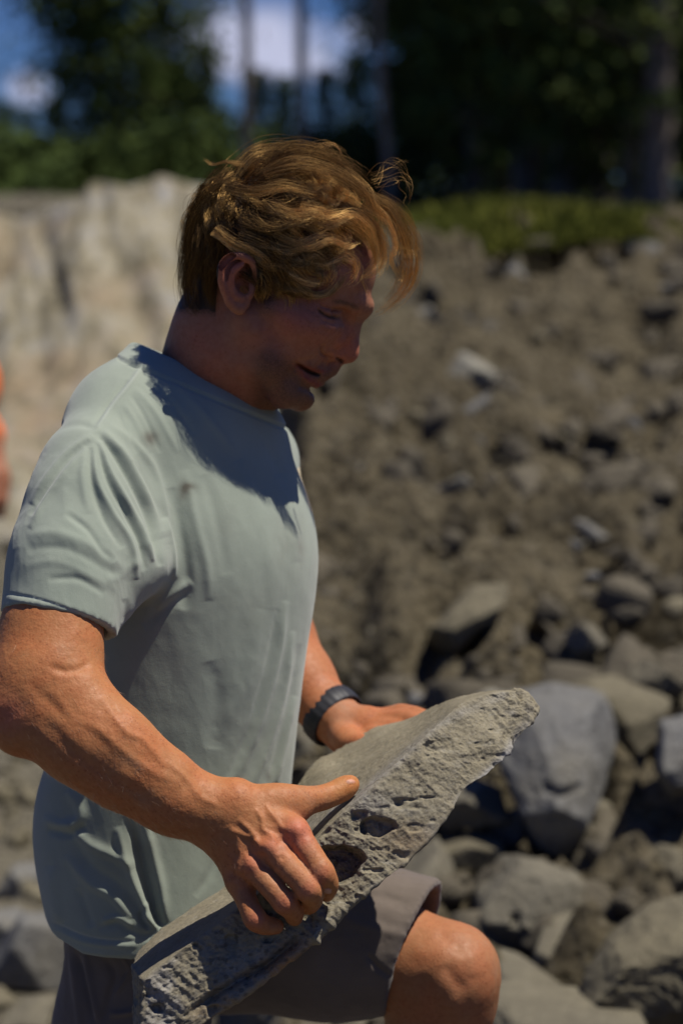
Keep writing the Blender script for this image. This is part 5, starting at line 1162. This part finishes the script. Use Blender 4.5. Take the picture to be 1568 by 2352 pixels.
    gm = nt.nodes.new('ShaderNodeMixRGB'); gm.blend_type = 'MULTIPLY'; gm.inputs[0].default_value = 1; gm.inputs[2].default_value = (1.7, 1.6, 1.4, 1); nt.links.new(a.outputs['Color'], gm.inputs[1]); nt.links.new(gm.outputs[0], g2.inputs[1]); nt.links.new(g2.outputs[0], rf.inputs['Color'])
    nt.links.new(df.outputs[0], h.inputs[1]); nt.links.new(rf.outputs[0], h.inputs[2]); nt.links.new(h.outputs[0], o.inputs[0])
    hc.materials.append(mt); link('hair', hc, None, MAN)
    print('STRANDS', nS)
hair()
# ================================================================== second worker at the left edge, bending over
def worker():
    D = 6.5; root = KW(-230, 1500, D); loc = np.array([root[0], root[1], 0.0])
    W2 = empty('person', loc, 'person in an orange work shirt bending down at the left edge, arm hanging', 'person')
    k = lambda u, v, d=D: K(u - 32, v + 22, d); ft = to_c(loc)
    S = Sculpt(k(-560, 1900) - [0, .75, .4], k(90, 560) + [0, .1, .4], .012)
    hip = k(-330, 960, 6.6); sh = k(-85, 860, 6.45)
    S.chain([hip, (hip + sh) / 2, sh + [-.03, 0, .12]], [.15, .15, .13], 0); S.chain([sh, k(-12, 975, 6.35), k(24, 1075, 6.3)], [.062, .048, .033], .04); S.chain([k(24, 1075, 6.3), k(30, 1130, 6.28)], [.034, .026], .02)
    for q in range(4): S.chain([k(22 + q * 5, 1110, 6.27 + q * .02), k(20 + q * 6, 1165, 6.27 + q * .02)], [.011, .009], .008)
    S.chain([k(12, 1100, 6.26), k(6, 1135, 6.25)], [.012, .010], .01)
    S.chain([sh + [.02, .02, .15], k(-70, 800, 6.6)], [.065, .06], .04); S.ell(k(-120, 745, 6.6), (.10, .12, .08), .04)
    for o in (-.12, .12): S.chain([hip + [0, 0, o], hip * .5 + (ft + [0, 0, o]) * .5 + [.06, 0, 0], ft + [0, .08, o]], [.10, .07, .05], .03)
    V, Q = S.mesh(); me = mesh_np('body', to_world(V) - loc, Q[:, ::-1]); n = len(V); put_color(me, 'tint', np.tile([.34, .15, .08], (n, 1))); me.attributes.new('hair_and_shade', 'FLOAT', 'POINT')
    link('body', me, m_skin, W2)
    S = Sculpt(k(-560, 1300), k(90, 560) + [0, .1, .4], .012); S.lo
    S = Sculpt(np.minimum(k(-560, 1300), k(90, 560)) - [0, 0, .45], np.maximum(k(-560, 1300), k(90, 560)) + [0, 0, .45], .012)
    S.chain([hip, (hip + sh) / 2, sh + [-.03, 0, .12]], [.17, .175, .15], 0); S.chain([sh, k(-12, 978, 6.35)], [.070, .062], .04); S.chain([sh + [0, 0, .3], k(-110, 960, 6.8)], [.07, .06], .04)
    V, Q = S.mesh(); N = normals(V, Q); V = V + N * (.008 * fbm(V * 14, 3))[:, None]
    Sh = Sculpt(k(-120, 745, 6.6) - .16, k(-120, 745, 6.6) + .16, .01); Sh.ell(k(-126, 735, 6.6), (.105, .125, .088), 0); Sh.chain([k(-70, 770, 6.6)], [.07], .01, '-'); Vh, Qh = Sh.mesh(); link('hair', mesh_np('hair', to_world(Vh) - loc, Qh[:, ::-1]), simple('brown_hair', (.05, .03, .015), .6, .4, 60).m, W2)
    o = Mat('orange_cloth', .8, .2); o.col((0.85, 0.17, 0.025)); link('work_shirt', mesh_np('work_shirt', to_world(V) - loc, Q[:, ::-1]), o.m, W2)
    S = Sculpt(np.minimum(k(-560, 1900), ft - [.3, 0, 0]) - [0, .1, .45], np.maximum(k(-150, 850), ft) + [.2, 0, .45], .014)
    S.chain([hip], [.165], 0)
    for o_ in (-.12, .12): S.chain([hip + [0, 0, o_], hip * .5 + (ft + [0, 0, o_]) * .5 + [.06, 0, 0], ft + [0, .14, o_]], [.12, .09, .075], .03)
    V, Q = S.mesh(); link('trousers', mesh_np('trousers', to_world(V) - loc, Q[:, ::-1]), simple('dark_cloth', (.05, .05, .055), .9).m, W2)
    for o_ in (-.12, .12):
        b = ft + [0, 0, o_]; S = Sculpt(b - [.15, .03, .1], b + [.25, .2, .1], .01); S.chain([b + [0, .14, 0], b + [0, .06, 0]], .06, 0); S.chain([b + [0, .05, 0], b + [.14, .04, 0]], .048, .03); V, Q = S.mesh(); link('boot', mesh_np('boot', to_world(V) - loc, Q[:, ::-1]), simple('dark_leather', (.06, .04, .03), .8).m, W2)
worker()

# ================================================================== fine hair on the near forearm
def arm_hair():
    me = BODY.data; n = len(me.vertices); co = np.empty(n * 3, np.float32); me.vertices.foreach_get('co', co); co = co.reshape(-1, 3); no = np.empty(n * 3, np.float32); me.vertices.foreach_get('normal', no); no = no.reshape(-1, 3)
    P = co + MLOC - CAM; C = np.stack([P @ RT, P @ UP, P @ FW], 1); uv = to_uv(C); r = np.random.default_rng(4)
    k = np.where((uv[:, 1] > 1480) & (uv[:, 0] < 560) & (C[:, 2] < 2.50) & (uv[:, 1] > 1440 + 0 * uv[:, 0]))[0]
    along = to_world(K(505, 1878, 2.43)) - to_world(K(92, 1610, 2.435)); along /= np.linalg.norm(along)
    dens = np.clip(1.2 - np.abs(uv[k, 0] - 330) / 330, .25, 1); k = k[r.random(len(k)) < .16 * dens]
    N = no[k]; g = along - N * (N @ along)[:, None] + r.normal(size=(len(k), 3)) * .30 + np.array([0, 0, -.25]); g /= np.linalg.norm(g, axis=1, keepdims=True); L = r.uniform(.006, .013, len(k))[:, None]; m = 5; T = np.linspace(0, 1, m)
    S = np.stack([co[k] + g * L * t + N * (L * (.30 * t - .16 * t * t)) for t in T], 1)
    hc = bpy.data.hair_curves.new('arm_hair'); hc.add_curves([m] * len(k)); hc.points.foreach_set('position', S.astype(np.float32).ravel())
    at = hc.attributes.get('radius') or hc.attributes.new('radius', 'FLOAT', 'POINT'); at.data.foreach_set('value', np.tile(.00010 * (1 - .7 * T), len(k)).astype(np.float32))
    mt = bpy.data.materials.new('arm_hair'); mt.use_nodes = True; nt = mt.node_tree; nt.nodes.clear(); o = nt.nodes.new('ShaderNodeOutputMaterial'); h = nt.nodes.new('ShaderNodeBsdfHairPrincipled'); h.parametrization = 'COLOR'; h.inputs['Color'].default_value = (.42, .24, .10, 1); nt.links.new(h.outputs[0], o.inputs[0]); hc.materials.append(mt)
    link('arm_hair', hc, None, MAN)
arm_hair()
